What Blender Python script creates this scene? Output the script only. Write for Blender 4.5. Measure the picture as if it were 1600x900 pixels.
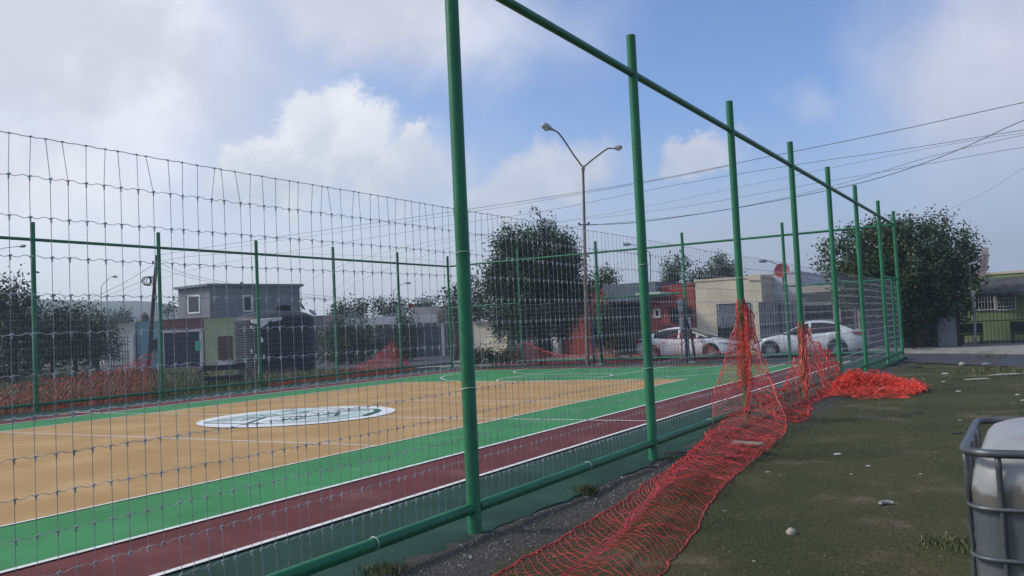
import bpy, math, random
import numpy as np
from mathutils import Vector, Matrix
from mathutils.geometry import tessellate_polygon
random.seed(7); rng = np.random.default_rng(7)
sc = bpy.context.scene
for o in list(bpy.data.objects): bpy.data.objects.remove(o)
COL = sc.collection
R = math.radians
# ------------------------------------------------------------------ camera
H, FPX, PITCH, ROLL = 1.65, 1365.2, 0.0467, 0.0466
cp, sp, cr, sr = math.cos(PITCH), math.sin(PITCH), math.cos(ROLL), math.sin(ROLL)
R0, U0, F0 = Vector((1, 0, 0)), Vector((0, -sp, cp)), Vector((0, cp, sp))
CR, CU = cr*R0 - sr*U0, sr*R0 + cr*U0
cam = bpy.data.objects.new('camera', bpy.data.cameras.new('camera')); COL.objects.link(cam)
m = Matrix.Identity(4)
for i in range(3):
    m[i][0], m[i][1], m[i][2] = CR[i], CU[i], -F0[i]
m[2][3] = H
cam.matrix_world = m
cam.data.sensor_width = 36; cam.data.lens = 36*FPX/1600
cam.data.clip_start = .05; cam.data.clip_end = 9000
sc.camera = cam
# ------------------------------------------------------------------ frame of the sports court
YAW, D0 = 0.5358, 4.0357
A = Vector((math.sin(YAW), math.cos(YAW), 0)); B = Vector((-math.cos(YAW), math.sin(YAW), 0))
def P(t, w, z=0.0): return A*t + B*(D0+w) + Vector((0, 0, z))
def ray(px, py):
    u0, v0 = px-800, py-450
    u = cr*u0 - sr*v0; v = sr*u0 + cr*v0
    x, zz = u/FPX, -v/FPX
    return Vector((x, cp-sp*zz, sp+cp*zz))
def gp(px, py, z=0.0):
    d = ray(px, py); k = (z-H)/d.z
    return Vector((d.x*k, d.y*k, z))
def at(px, py, Y):
    d = ray(px, py); k = Y/d.y
    return Vector((d.x*k, Y, H+d.z*k))
def onT(px, py, T):                      # ray meets plane t = T -> (w, z)
    d = ray(px, py); k = T/d.dot(A); q = d*k
    return q.dot(B)-D0, H+q.z
def TW(v): return v.dot(A), v.dot(B)-D0
# ------------------------------------------------------------------ world: sky with clouds
SUN_EL, SUN_AZ = R(38), R(-88)           # azimuth from +Y towards +X
wd = bpy.data.worlds.new('World'); sc.world = wd; wd.use_nodes = True
nt = wd.node_tree; N, L = nt.nodes, nt.links; N.clear()
def nd(t, **k):
    n = N.new(t)
    for a, b in k.items(): setattr(n, a, b)
    return n
def mth(op, a, b=None, c=None, clamp=False):
    n = nd('ShaderNodeMath', operation=op); n.use_clamp = clamp
    for i, v in enumerate((a, b, c)):
        if v is None: continue
        if isinstance(v, (int, float)): n.inputs[i].default_value = v
        else: L.new(v, n.inputs[i])
    return n.outputs[0]
def sstep(x, lo, hi, a=0.0, b=1.0):
    n = nd('ShaderNodeMapRange', interpolation_type='SMOOTHSTEP')
    L.new(x, n.inputs[0]); n.inputs[1].default_value = lo; n.inputs[2].default_value = hi
    n.inputs[3].default_value = a; n.inputs[4].default_value = b
    return n.outputs[0]
def mixc(f, a, b):
    n = nd('ShaderNodeMix', data_type='RGBA')
    if isinstance(f, (int, float)): n.inputs[0].default_value = f
    else: L.new(f, n.inputs[0])
    for i, v in ((6, a), (7, b)):
        if isinstance(v, tuple): n.inputs[i].default_value = (*v, 1)
        else: L.new(v, n.inputs[i])
    return n.outputs[2]
tc = nd('ShaderNodeTexCoord'); sep = nd('ShaderNodeSeparateXYZ'); L.new(tc.outputs['Generated'], sep.inputs[0])
X, Y_, Z = sep.outputs
az = mth('MULTIPLY', mth('ARCTAN2', X, Y_), 57.2958); el = mth('MULTIPLY', mth('ARCSINE', Z), 57.2958)
def noise(scale, det=6, rough=.55, vec=None, dist=0.0):
    n = nd('ShaderNodeTexNoise'); n.inputs['Scale'].default_value = scale; n.inputs['Detail'].default_value = det
    n.inputs['Roughness'].default_value = rough; n.inputs['Distortion'].default_value = dist
    L.new(vec or tc.outputs['Generated'], n.inputs['Vector']); return n.outputs['Fac']
def direl(px, py):
    d = ray(px, py).normalized(); return math.degrees(math.atan2(d.x, d.y)), math.degrees(math.asin(d.z))
w1 = mth('MULTIPLY', mth('SUBTRACT', noise(5.5, 7, .6), .5), 13.0)
w2 = mth('MULTIPLY', mth('SUBTRACT', noise(6.3, 7, .6, dist=.3), .5), 11.0)
azw, elw = mth('ADD', az, w1), mth('ADD', el, w2)
f1 = mth('MULTIPLY', mth('SUBTRACT', noise(13, 9, .66), .5), 6.0)
f2 = mth('MULTIPLY', mth('SUBTRACT', noise(17, 9, .66, dist=.4), .5), 5.5)
azf, elf = mth('ADD', az, f1), mth('ADD', el, f2)
def blob(px, py, rx, ry, ang=0.0, soft=.55, a=azw, e=elw):      # an elliptical cloud mass fixed in azimuth / elevation
    a0, e0 = direl(px, py); c, s = math.cos(R(ang)), math.sin(R(ang))
    dx, dy = mth('SUBTRACT', a, a0), mth('SUBTRACT', e, e0)
    p = mth('DIVIDE', mth('ADD', mth('MULTIPLY', dx, c), mth('MULTIPLY', dy, s)), rx)
    q = mth('DIVIDE', mth('SUBTRACT', mth('MULTIPLY', dy, c), mth('MULTIPLY', dx, s)), ry)
    r = mth('SQRT', mth('ADD', mth('MULTIPLY', p, p), mth('MULTIPLY', q, q)))
    return sstep(r, 1.0-soft, 1.0+soft, 1.0, 0.0)
def addall(xs):
    o = xs[0]
    for x in xs[1:]: o = mth('MAXIMUM', o, x)
    return o
# soft high cloud
soft = addall([blob(120, 70, 13, 9, -12, .7), blob(600, 10, 10, 4.0, -8, .8), blob(60, 300, 9, 3.5, 0, .8), blob(1600, 120, 6.5, 7, 20, .9),
               mth('MULTIPLY', blob(1255, 145, 2.0, 1.2, 0, .9), .35)])
# crisp cumulus heads
cum = addall([blob(520, 205, 3.6, 2.7, 20, .2, azf, elf), blob(440, 270, 4.8, 2.4, 12, .24, azf, elf), blob(600, 260, 4.6, 2.6, -6, .45, azf, elf),
              blob(860, 285, 4.4, 1.9, 14, .4, azf, elf), blob(780, 320, 3.4, 1.7, 0, .4, azf, elf), blob(1090, 245, 2.2, 1.1, 18, .4, azf, elf), blob(645, 208, 1.0, .7, 0, .4, azf, elf)])
fb = sstep(noise(3.2, 8, .6), .42, .72)                          # broken cloud for the rest of the sky (behind the camera)
back = mth('MULTIPLY', fb, sstep(mth('ABSOLUTE', az), 34, 60))
high = mth('MULTIPLY', fb, sstep(el, 24, 38))
back = mth('MAXIMUM', back, high)
sky = nd('ShaderNodeTexSky', sky_type='NISHITA'); sky.sun_disc = False; sky.sun_elevation = SUN_EL; sky.sun_rotation = SUN_AZ
sky.altitude = 500; sky.air_density = 1.0; sky.dust_density = 1.6; sky.ozone_density = 2.2
skyc = mixc(1.0, (0, 0, 0), sky.outputs[0])
sc1 = nd('ShaderNodeVectorMath', operation='SCALE'); L.new(skyc, sc1.inputs[0]); sc1.inputs['Scale'].default_value = .115
tint = nd('ShaderNodeVectorMath', operation='MULTIPLY'); L.new(sc1.outputs[0], tint.inputs[0]); tint.inputs[1].default_value = (.86, 1.0, 1.26)
SKYB = tint.outputs[0]
# veil: whitens to the left / horizon, dull blue grey low right
side = sstep(az, -30, 26)                                        # 0 left .. 1 right
veilc = mixc(side, (.74, .755, .78), (.35, .395, .50))
n_v = mth('MULTIPLY', mth('SUBTRACT', noise(2.6, 5, .55), .5), 9)
veil = sstep(mth('ADD', el, n_v), 0.5, 14.5, .98, .0)
base = mixc(mth('MULTIPLY', sstep(az, -34, 12, .50, 0.04), 1.0), SKYB, (.60, .64, .72))
softc = mixc(sstep(noise(4.6, 7, .58), .40, .64), (.58, .59, .655), (.84, .835, .865))
softc = mixc(side, softc, mixc(.5, softc, (.42, .44, .56)))
c1 = mixc(mth('MULTIPLY', mth('MAXIMUM', soft, back), .9), base, softc)
c1 = mixc(veil, c1, veilc)
cshade = mth('ADD', mth('MULTIPLY', sstep(noise(17, 7, .6), .40, .60), .34), sstep(mth('ADD', el, mth('MULTIPLY', f1, 1.1)), 9.5, 15.0, 0, .66))
cumc = mixc(cshade, (.50, .56, .64), (.87, .87, .875))
cumc = mixc(mth('MULTIPLY', side, .8), cumc, (.47, .49, .60))
fade = sstep(el, 3.0, 8.5)
c2 = mixc(mth('MULTIPLY', mth('MULTIPLY', cum, fade), .92), c1, cumc)
bg = nd('ShaderNodeBackground'); L.new(c2, bg.inputs[0]); bg.inputs[1].default_value = 1.0
wo = nd('ShaderNodeOutputWorld'); L.new(bg.outputs[0], wo.inputs[0])
# ------------------------------------------------------------------ sun
sl = bpy.data.lights.new('sun', 'SUN'); sl.energy = 2.3; sl.angle = R(12); sl.color = (1, .95, .88)
so = bpy.data.objects.new('sun', sl); COL.objects.link(so)
sd = Vector((math.sin(SUN_AZ)*math.cos(SUN_EL), math.cos(SUN_AZ)*math.cos(SUN_EL), math.sin(SUN_EL)))
so.rotation_euler = (-sd).to_track_quat('-Z', 'Y').to_euler(); so.location = (0, 0, 30)
sc.view_settings.view_transform = 'Standard'; sc.view_settings.look = 'None'
sc.view_settings.exposure = 0.28; sc.view_settings.gamma = 1
sc.render.engine = 'CYCLES'
# ------------------------------------------------------------------ materials
MATS = {}
def mat(name, col, rough=.7, metal=0.0, var=.12, vscale=6.0, col2=None, bump=0.0, bscale=40.0, spec=.4, stain=None, sscale=1.2, slo=.5, shi=.7, coat=0.0, det=5, trans=0.0):
    if name in MATS: return MATS[name]
    mt = bpy.data.materials.new(name); mt.use_nodes = True
    t = mt.node_tree; n, l = t.nodes, t.links; n.clear()
    out = n.new('ShaderNodeOutputMaterial'); b = n.new('ShaderNodeBsdfPrincipled'); l.new(b.outputs[0], out.inputs[0])
    g = n.new('ShaderNodeTexCoord')
    def nz(s, d=det):
        q = n.new('ShaderNodeTexNoise'); q.inputs['Scale'].default_value = s; q.inputs['Detail'].default_value = d; q.inputs['Roughness'].default_value = .6
        l.new(g.outputs['Object'], q.inputs['Vector']); return q.outputs['Fac']
    def mx(f, a, b_):
        q = n.new('ShaderNodeMix'); q.data_type = 'RGBA'; l.new(f, q.inputs[0])
        for i, v in ((6, a), (7, b_)):
            if isinstance(v, tuple): q.inputs[i].default_value = (*v, 1)
            else: l.new(v, q.inputs[i])
        return q.outputs[2]
    def mr(f, lo, hi):
        q = n.new('ShaderNodeMapRange'); q.interpolation_type = 'SMOOTHSTEP'; l.new(f, q.inputs[0]); q.inputs[1].default_value = lo; q.inputs[2].default_value = hi; return q.outputs[0]
    c2_ = col2 or tuple(max(0, c*(1-2*var)) for c in col); ca = tuple(min(1, c*(1+var)) for c in col) if not col2 else col
    c = mx(mr(nz(vscale), .3, .7), c2_, ca)
    if stain: c = mx(mr(nz(sscale, 7), slo, shi), c, stain)
    l.new(c, b.inputs['Base Color'])
    b.inputs['Roughness'].default_value = rough; b.inputs['Metallic'].default_value = metal
    b.inputs['Specular IOR Level'].default_value = spec; b.inputs['Coat Weight'].default_value = coat
    if trans: b.inputs['Transmission Weight'].default_value = trans
    if bump:
        bp = n.new('ShaderNodeBump'); bp.inputs['Strength'].default_value = bump; bp.inputs['Distance'].default_value = .02
        l.new(nz(bscale, 6), bp.inputs['Height']); l.new(bp.outputs[0], b.inputs['Normal'])
    MATS[name] = mt; return mt
M_green = mat('green_gloss_paint', (.005, .145, .055), .42, 0, .10, 3, bump=.08, bscale=30, spec=.4, stain=(.07, .05, .03), sscale=9, slo=.68, shi=.76)
M_wire = mat('galvanised_wire', (.40, .42, .45), .42, .3, .2, 9)
M_dgreen = mat('dark_green_court', (.022, .060, .044), .8, 0, .10, 1.5, stain=(.035, .08, .06), sscale=.9, bump=.25, bscale=130, spec=.12)
M_maroon = mat('maroon_court', (.13, .036, .034), .75, 0, .08, 1.2, stain=(.21, .09, .075), sscale=.9, slo=.48, shi=.8, bump=.25, bscale=130, spec=.12)
M_cgreen = mat('green_court', (.05, .235, .085), .72, 0, .07, 1.1, stain=(.085, .29, .12), sscale=.9, slo=.46, shi=.8, bump=.2, bscale=130, spec=.12)
M_yel = mat('ochre_court', (.43, .27, .11), .72, 0, .06, .8, stain=(.50, .34, .17), sscale=.8, slo=.46, shi=.8, bump=.2, bscale=130, spec=.12)
M_line = mat('white_line_paint', (.72, .72, .68), .7, 0, .06, 5, stain=(.5, .5, .45), sscale=4, slo=.62, shi=.8)
M_asph = mat('asphalt', (.055, .057, .068), .85, 0, .14, 1.5, bump=.4, bscale=90, stain=(.08, .08, .088), sscale=.4)
M_conc = mat('pale_concrete', (.27, .26, .245), .85, 0, .12, 2, bump=.3, bscale=40, stain=(.17, .16, .15), sscale=.8)
M_orange = mat('orange_plastic_net', (.66, .05, .03), .45, 0, .18, 4, spec=.5)
M_trunk = mat('bark', (.085, .065, .05), .9, 0, .25, 8, bump=.6, bscale=30)
M_black = mat('black_plastic', (.018, .022, .03), .45, 0, .2, 2, stain=(.035, .04, .045), sscale=2)
M_navy = mat('navy_steel_paint', (.012, .018, .045), .4, 0, .15, 5)
M_iron = mat('dark_iron_bars', (.018, .02, .024), .55, 0, .2, 6)
M_galv = mat('dull_steel', (.20, .205, .21), .45, .5, .2, 5)
M_rustpole = mat('weathered_grey_steel', (.20, .16, .15), .6, .3, .2, 4, stain=(.13, .07, .055), sscale=2.5)
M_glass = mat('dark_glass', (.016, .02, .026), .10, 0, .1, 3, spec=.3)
M_tyre = mat('tyre_rubber', (.018, .018, .018), .85, 0, .1, 6)
M_rim = mat('alloy_rim', (.42, .43, .44), .3, .8, .1, 6)
# ------------------------------------------------------------------ mesh builder
class MB:
    def __init__(s): s.v = []; s.f = []; s.mi = []; s.n = 0
    def add(s, vs, fs, mi=0):
        b = s.n; s.v.extend([tuple(p) for p in vs]); s.n += len(vs)
        s.f.extend([tuple(b+i for i in f) for f in fs]); s.mi.extend([mi]*len(fs)); return s
    def box(s, c, e1, e2, e3, mi=0):      # centre and three half vectors
        c, e1, e2, e3 = map(Vector, (c, e1, e2, e3))
        vs = [c + a*e1 + b*e2 + d*e3 for a in (-1, 1) for b in (-1, 1) for d in (-1, 1)]
        return s.add(vs, [(0, 1, 3, 2), (4, 6, 7, 5), (0, 4, 5, 1), (2, 3, 7, 6), (0, 2, 6, 4), (1, 5, 7, 3)], mi)
    def bx(s, x0, x1, y0, y1, z0, z1, mi=0):
        return s.box(((x0+x1)/2, (y0+y1)/2, (z0+z1)/2), ((x1-x0)/2, 0, 0), (0, (y1-y0)/2, 0), (0, 0, (z1-z0)/2), mi)
    def tube(s, pts, r, n=8, cap=True, mi=0, flat=1.0):
        pts = [Vector(p) for p in pts]; rr = r if isinstance(r, (list, tuple)) else [r]*len(pts)
        k = len(pts); rings = []
        up = None
        for i, p in enumerate(pts):
            d = (pts[min(i+1, k-1)] - pts[max(i-1, 0)])
            if d.length < 1e-9: d = Vector((0, 0, 1))
            d.normalize()
            if up is None: up = Vector((0, 0, 1)) if abs(d.z) < .9 else Vector((1, 0, 0))
            a = d.cross(up)
            if a.length < 1e-4: a = d.cross(Vector((.3, 1, 0)))
            a.normalize(); b = a.cross(d).normalized(); up = b
            for j in range(n):
                th = 2*math.pi*j/n
                rings.append(p + a*(rr[i]*math.cos(th)) + b*(rr[i]*flat*math.sin(th)))
        fs = [(i*n+j, i*n+(j+1) % n, (i+1)*n+(j+1) % n, (i+1)*n+j) for i in range(k-1) for j in range(n)]
        if cap: fs += [tuple(range(n-1, -1, -1)), tuple((k-1)*n+j for j in range(n))]
        return s.add(rings, fs, mi)
    def lathe(s, o, prof, n=24, mi=0, ax=(0, 0, 1)):
        o = Vector(o); q = Vector(ax).to_track_quat('Z', 'Y'); vs = []
        for r_, z in prof:
            for j in range(n):
                th = 2*math.pi*j/n; vs.append(o + q @ Vector((r_*math.cos(th), r_*math.sin(th), z)))
        k = len(prof)
        fs = [(i*n+j, i*n+(j+1) % n, (i+1)*n+(j+1) % n, (i+1)*n+j) for i in range(k-1) for j in range(n)]
        return s.add(vs, fs, mi)
    def loft(s, rings, mi=0, closed=False, caps=False):
        n = len(rings[0]); vs = [p for r_ in rings for p in r_]; k = len(rings); m_ = n if closed else n-1
        fs = [(i*n+j, i*n+(j+1) % n, (i+1)*n+(j+1) % n, (i+1)*n+j) for i in range(k-1) for j in range(m_)]
        if caps: fs += [tuple(range(n-1, -1, -1)), tuple((k-1)*n+j for j in range(n))]
        return s.add(vs, fs, mi)
    def poly(s, pts, mi=0):                # flat polygon, concave allowed
        pts = [Vector(p) for p in pts]; return s.add(pts, [tuple(reversed(t)) if False else t for t in tessellate_polygon([pts])], mi)
    def ribbon(s, pts, wd_, z=None, mi=0, closed=False):
        pts = [Vector(p) for p in pts]; k = len(pts); vs = []
        for i, p in enumerate(pts):
            a = pts[(i-1) % k] if (closed or i > 0) else p; b = pts[(i+1) % k] if (closed or i < k-1) else p
            d = (b-a); d.z = 0; d.normalize(); nn = Vector((-d.y, d.x, 0))
            vs += [p+nn*wd_/2, p-nn*wd_/2]
        fs = [(2*i, 2*i+1, 2*((i+1) % k)+1, 2*((i+1) % k)) for i in range(k if closed else k-1)]
        return s.add(vs, fs, mi)
    def build(s, name, mats, parent=None, smooth=False, loc=None, kind=None, auto=None):
        me = bpy.data.meshes.new(name); me.from_pydata(s.v, [], s.f)
        mats = mats if isinstance(mats, (list, tuple)) else [mats]
        for q in mats: me.materials.append(q)
        if len(mats) > 1: me.polygons.foreach_set('material_index', s.mi)
        if smooth: me.polygons.foreach_set('use_smooth', [True]*len(me.polygons))
        me.update()
        if auto is not None: me.set_sharp_from_angle(angle=R(auto))
        o = bpy.data.objects.new(name, me); COL.objects.link(o)
        if loc is not None: o.location = loc
        if parent is not None: o.parent = parent
        if kind: o['kind'] = kind
        return o
def tag(o, label=None, cat=None, group=None, kind=None):
    if label: o['label'] = label
    if cat: o['category'] = cat
    if group: o['group'] = group
    if kind: o['kind'] = kind
    return o
def empty(name, loc, label, cat, group=None, rz=0.0):
    o = bpy.data.objects.new(name, None); COL.objects.link(o); o.location = loc; o.rotation_euler = (0, 0, rz); o.empty_display_size = .3
    return tag(o, label, cat, group)
def rel(par, pts):
    return [Vector(p) - par.location for p in pts]
def copy_tree(o, parent=None):
    c = o.copy(); COL.objects.link(c); c.parent = parent
    for ch in [q for q in bpy.data.objects if q.parent == o]: copy_tree(ch, c)
    return c
def wbuild(mb, name, mats, parent=None, base=None, **k):
    """mesh written in world coordinates, stored relative to its thing's base"""
    off = Vector((0, 0, 0)); q = parent
    while q is not None: off += q.location; q = q.parent
    if base is not None: off += Vector(base)
    mb.v = [(x-off.x, y-off.y, z-off.z) for x, y, z in mb.v]
    return mb.build(name, mats, parent, loc=base, **k)
# ------------------------------------------------------------------ ground
def sm(x, a, b):
    x = min(1, max(0, (x-a)/(b-a))); return x*x*(3-2*x)
def hsh(i, j):
    return ((math.sin(i*127.1+j*311.7)*43758.5453) % 1.0)
def vn(x, y):
    i, j = math.floor(x), math.floor(y); fx, fy = x-i, y-j; fx = fx*fx*(3-2*fx); fy = fy*fy*(3-2*fy)
    return (hsh(i, j)*(1-fx)+hsh(i+1, j)*fx)*(1-fy)+(hsh(i, j+1)*(1-fx)+hsh(i+1, j+1)*fx)*fy
def gh(t, w):                               # height of the bare ground
    z = -.05 + .035*(vn(t*1.3, w*1.3)-.5) + .05*(vn(t*.35+9, w*.35)-.5) + .014*(vn(t*5, w*5)-.5)
    if -1.2 < w < .3: z += .045*sm(w, -1.2, -.35)
    far = sm(max(abs(t-15)-22, abs(w-8)-26), 0, 6)
    z = z*(1-far) - .10*far
    ins = min(sm(w, -.05, .5), sm(-w, -19.5, -19.1), sm(-t, -33.5, -33.0), 1)
    if w > -.05: z -= .2*ins if (0 < w < 19.5 and t < 33.5) else 0
    # road bed
    if t > 28: z = z*(1-sm(t, 27.5, 30)) - .085*sm(t, 27.5, 30) if w > -14 else z
    if w < -.3:                              # clods and ruts of the vacant lot
        z += .025*sm(-w, .3, 1.2)*(vn(t*.8+31, w*.8)-.3)
    return z
def grid_axis(segs):
    o = []
    for a, b, s in segs:
        n = max(1, int(round((b-a)/s))); o += [a+(b-a)*i/n for i in range(n)]
    o.append(segs[-1][1]); return o
ts = grid_axis([(-640, -300, 170), (-300, -30, 90), (-30, 2, 4), (2, 12, .12), (12, 32, .3), (32, 60, 4), (60, 300, 60), (300, 680, 190)])
ws = grid_axis([(-640, -300, 170), (-300, -30, 90), (-30, -9, 3), (-9, -5, .5), (-5, .4, .1), (.4, 19, 6.2), (19, 25, .5), (25, 90, 10), (90, 300, 70), (300, 660, 180)])
g = MB(); vs = [P(t, w, gh(t, w)) for t in ts for w in ws]; nw = len(ws)
g.add(vs, [(i*nw+j, i*nw+j+1, (i+1)*nw+j+1, (i+1)*nw+j)[::-1] for i in range(len(ts)-1) for j in range(nw-1)])
M_ground = mat('lot_ground', (.078, .074, .034), .95, 0, .2, .45, col2=(.046, .050, .020), stain=(.145, .122, .085), sscale=.9, slo=.54, shi=.72, bump=.9, bscale=55, spec=.15, det=8)
# add fine speckle of grit and dry straw tone to the ground material
t_ = M_ground.node_tree; bs = [q for q in t_.nodes if q.type == 'BSDF_PRINCIPLED'][0]; src = bs.inputs['Base Color'].links[0].from_socket
gc = [q for q in t_.nodes if q.type == 'TEX_COORD'][0]
vz = t_.nodes.new('ShaderNodeTexNoise'); vz.inputs['Scale'].default_value = 38; vz.inputs['Detail'].default_value = 6; vz.inputs['Roughness'].default_value = .75
t_.links.new(gc.outputs['Object'], vz.inputs['Vector'])
mr_ = t_.nodes.new('ShaderNodeMapRange'); t_.links.new(vz.outputs[0], mr_.inputs[0]); mr_.inputs[1].default_value = .35; mr_.inputs[2].default_value = .68; mr_.inputs[3].default_value = .55; mr_.inputs[4].default_value = 1.55
vm = t_.nodes.new('ShaderNodeVectorMath'); vm.operation = 'SCALE'; t_.links.new(src, vm.inputs[0]); t_.links.new(mr_.outputs[0], vm.inputs['Scale']); t_.links.new(vm.outputs[0], bs.inputs['Base Color'])
# grey gravelly strip beside the slab, dry earth patches further out
sx_ = t_.nodes.new('ShaderNodeVectorMath'); sx_.operation = 'DOT_PRODUCT'; t_.links.new(gc.outputs['Object'], sx_.inputs[0]); sx_.inputs[1].default_value = tuple(B)
nz2 = t_.nodes.new('ShaderNodeTexNoise'); nz2.inputs['Scale'].default_value = 2.2; nz2.inputs['Detail'].default_value = 7; t_.links.new(gc.outputs['Object'], nz2.inputs['Vector'])
ad_ = t_.nodes.new('ShaderNodeMath'); ad_.operation = 'MULTIPLY_ADD'; t_.links.new(nz2.outputs[0], ad_.inputs[0]); ad_.inputs[1].default_value = 1.5; t_.links.new(sx_.outputs['Value'], ad_.inputs[2])
mk = t_.nodes.new('ShaderNodeMapRange'); mk.interpolation_type = 'SMOOTHSTEP'; t_.links.new(ad_.outputs[0], mk.inputs[0]); mk.inputs[1].default_value = D0-.25; mk.inputs[2].default_value = D0+.15
nz3 = t_.nodes.new('ShaderNodeTexNoise'); nz3.inputs['Scale'].default_value = 70; nz3.inputs['Detail'].default_value = 4; t_.links.new(gc.outputs['Object'], nz3.inputs['Vector'])
rg3 = t_.nodes.new('ShaderNodeMix'); rg3.data_type = 'RGBA'; mr3 = t_.nodes.new('ShaderNodeMapRange'); t_.links.new(nz3.outputs[0], mr3.inputs[0]); mr3.inputs[1].default_value = .4; mr3.inputs[2].default_value = .65
t_.links.new(mr3.outputs[0], rg3.inputs[0]); rg3.inputs[6].default_value = (.042, .038, .032, 1); rg3.inputs[7].default_value = (.115, .105, .095, 1)
mx3 = t_.nodes.new('ShaderNodeMix'); mx3.data_type = 'RGBA'; t_.links.new(mk.outputs[0], mx3.inputs[0]); t_.links.new(vm.outputs[0], mx3.inputs[6]); t_.links.new(rg3.outputs[2], mx3.inputs[7])
wv = t_.nodes.new('ShaderNodeMapRange'); t_.links.new(sx_.outputs['Value'], wv.inputs[0]); wv.inputs[1].default_value = D0+19; wv.inputs[2].default_value = D0+19.2; wv.inputs[3].default_value = 1; wv.inputs[4].default_value = 0
m4 = t_.nodes.new('ShaderNodeMath'); m4.operation = 'MULTIPLY'; t_.links.new(mk.outputs[0], m4.inputs[0]); t_.links.new(wv.outputs[0], m4.inputs[1]); t_.links.new(m4.outputs[0], mx3.inputs[0])
t_.links.new(mx3.outputs[2], bs.inputs['Base Color'])
ground = g.build('ground', M_ground, kind='structure', smooth=True)
# asphalt street: one sheet, its outline follows the bend of the kerbs
rd = [(-40, -60), (8, -22), (20, -12), (26.8, -4.6), (28.1, -3.6), (29.9, -2), (31.4, -.6), (34.3, 1), (34.3, 19.9), (32.9, 22.8), (36.3, 32), (41, 45), (42.5, 66), (43, 120),
      (58, 120), (52.2, 64), (51.5, 50), (51.2, 41), (52.6, 33), (50, 26.5), (43, 24.6), (38.4, 23), (38.4, 1.5), (37.9, .2), (36.6, -1.9), (35.0, -3.9), (22, -17), (-20, -70)]
MB().poly([P(t, w, -.06) for t, w in rd]).build('street', M_asph, kind='structure')
def slab(name, pts, z0, z1, m_, kind='structure'):
    b = MB(); n = len(pts); b.poly([P(t, w, z1) for t, w in pts])
    b.add([P(t, w, z1) for t, w in pts]+[P(t, w, z0) for t, w in pts], [(i, (i+1) % n, n+(i+1) % n, n+i) for i in range(n)])
    return b.build(name, m_, kind=kind)
slab('far_pavement', [(38.4, 23), (38.4, 1.5), (37.9, .2), (36.6, -1.9), (35.0, -3.9), (26, -14), (30, -22), (48, -10), (48, 20), (44, 24)], -.2, .04, M_conc)
slab('corner_pavement', [(33.85, 15.5), (33.85, 20.3), (32.4, 21.2), (33.2, 22.6), (34.7, 21), (34.7, 16)], -.2, .03, M_conc)
slab('house_pavement', [(52.6, 33.2), (51.4, 41), (51.7, 50), (52.4, 64), (58.2, 110), (75, 110), (75, 33)], -.2, .03, M_conc)
# ------------------------------------------------------------------ court
c = MB(); TC = 13.7; T0, T1 = 2*TC-33.6, 33.6
def crect(t0, t1, w0, w1, z, mi): c.add([P(t0, w0, z), P(t1, w0, z), P(t1, w1, z), P(t0, w1, z)], [(0, 3, 2, 1)], mi)
# slab with a broken outer edge
edge = []
k = 900
for i in range(k+1):
    t = T0-.2+(T1+.3-T0)*i/k; edge.append((t, -.015-.08*vn(t*1.1, 3)-.06*vn(t*4.3, 8)-.02*vn(t*17, 2)))
b_ = MB()
top = [P(t, w, 0) for t, w in edge]; mid = [P(t, w-.018, -.016-.02*vn(t*6, 1)) for t, w in edge]; low = [P(t, w-.05-.05*vn(t*4, 5), -.12) for t, w in edge]
inn = [P(t, .12, .0) for t, w in edge]
c.loft([inn, top, mid, low], 0)
crect(T0-.2, T1+.1, .12, 19.6, 0, 0)
c.add([P(T0-.2, 19.6, 0), P(T1+.1, 19.6, 0), P(T1+.1, 19.6, -.2), P(T0-.2, 19.6, -.2)], [(0, 1, 2, 3)], 0)
c.add([P(T1+.1, -.15, 0), P(T1+.1, 19.6, 0), P(T1+.1, 19.6, -.2), P(T1+.1, -.15, -.2)], [(0, 3, 2, 1)], 0)
h = 31.7-TC; crect(TC-h, TC+h, 1.45, 17.55, .004, 1)
h = 30.45-TC; crect(TC-h, TC+h, 2.70, 16.30, .008, 2)
h = 23.75-TC; crect(TC-h, TC+h, 4.45, 14.55, .012, 3)
court = c.build('court', [M_dgreen, M_maroon, M_cgreen, M_yel], kind='structure')
l = MB(); zl = .016
def lrect(t0, t1, w0, w1, wd_=.06):
    q = [P(t0, w0, zl), P(t1, w0, zl), P(t1, w1, zl), P(t0, w1, zl)]
    return l.ribbon(q, wd_, closed=True)
def seg(a, b, wd_=.05, z=zl): l.ribbon([P(*a, z), P(*b, z)], wd_)
for hh, wa, wb_, wd_ in ((31.7-TC, 1.45, 17.55, .075), (30.45-TC, 2.70, 16.30, .075), (23.75-TC, 4.45, 14.55, .055)):
    lrect(TC-hh, TC+hh, wa, wb_, wd_)
zl = .020
seg((TC, 1.45), (TC, 17.55), .06); seg((10.15, 4.48), (10.15, 14.52)); seg((17.2, 4.48), (17.2, 14.52), .045)
for sgn in (1, -1):
    def tt(t): return TC + sgn*(t-TC)
    W0 = 9.35
    a = [P(tt(30.45), W0-6.0, zl)] + [P(tt(29.0-6.0*math.sin(th)), W0-6.0*math.cos(th), zl) for th in np.linspace(0, math.pi, 48)] + [P(tt(30.45), W0+6.0, zl)]
    l.ribbon(a, .06)
    zl = .0235
    a = [P(tt(24.95+1.85*math.cos(th)), W0-1.85*math.sin(th), zl) for th in np.linspace(0, 2*math.pi, 49)[:-1]]; l.ribbon(a, .055, closed=True)
    zl = .027
    for ww in (-1.85, 1.85): seg((tt(30.42), W0+ww), (tt(24.95), W0+ww), .055, zl)
    zl = .0305; seg((tt(24.95), W0-1.82), (tt(24.95), W0+1.82), .055, zl)
    zl = .034; a = [P(tt(30.42-4.1*math.sin(th)), W0-4.1*math.cos(th), zl) for th in np.linspace(0, math.pi, 36)]; l.ribbon(a, .05)
    zl = .020
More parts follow.
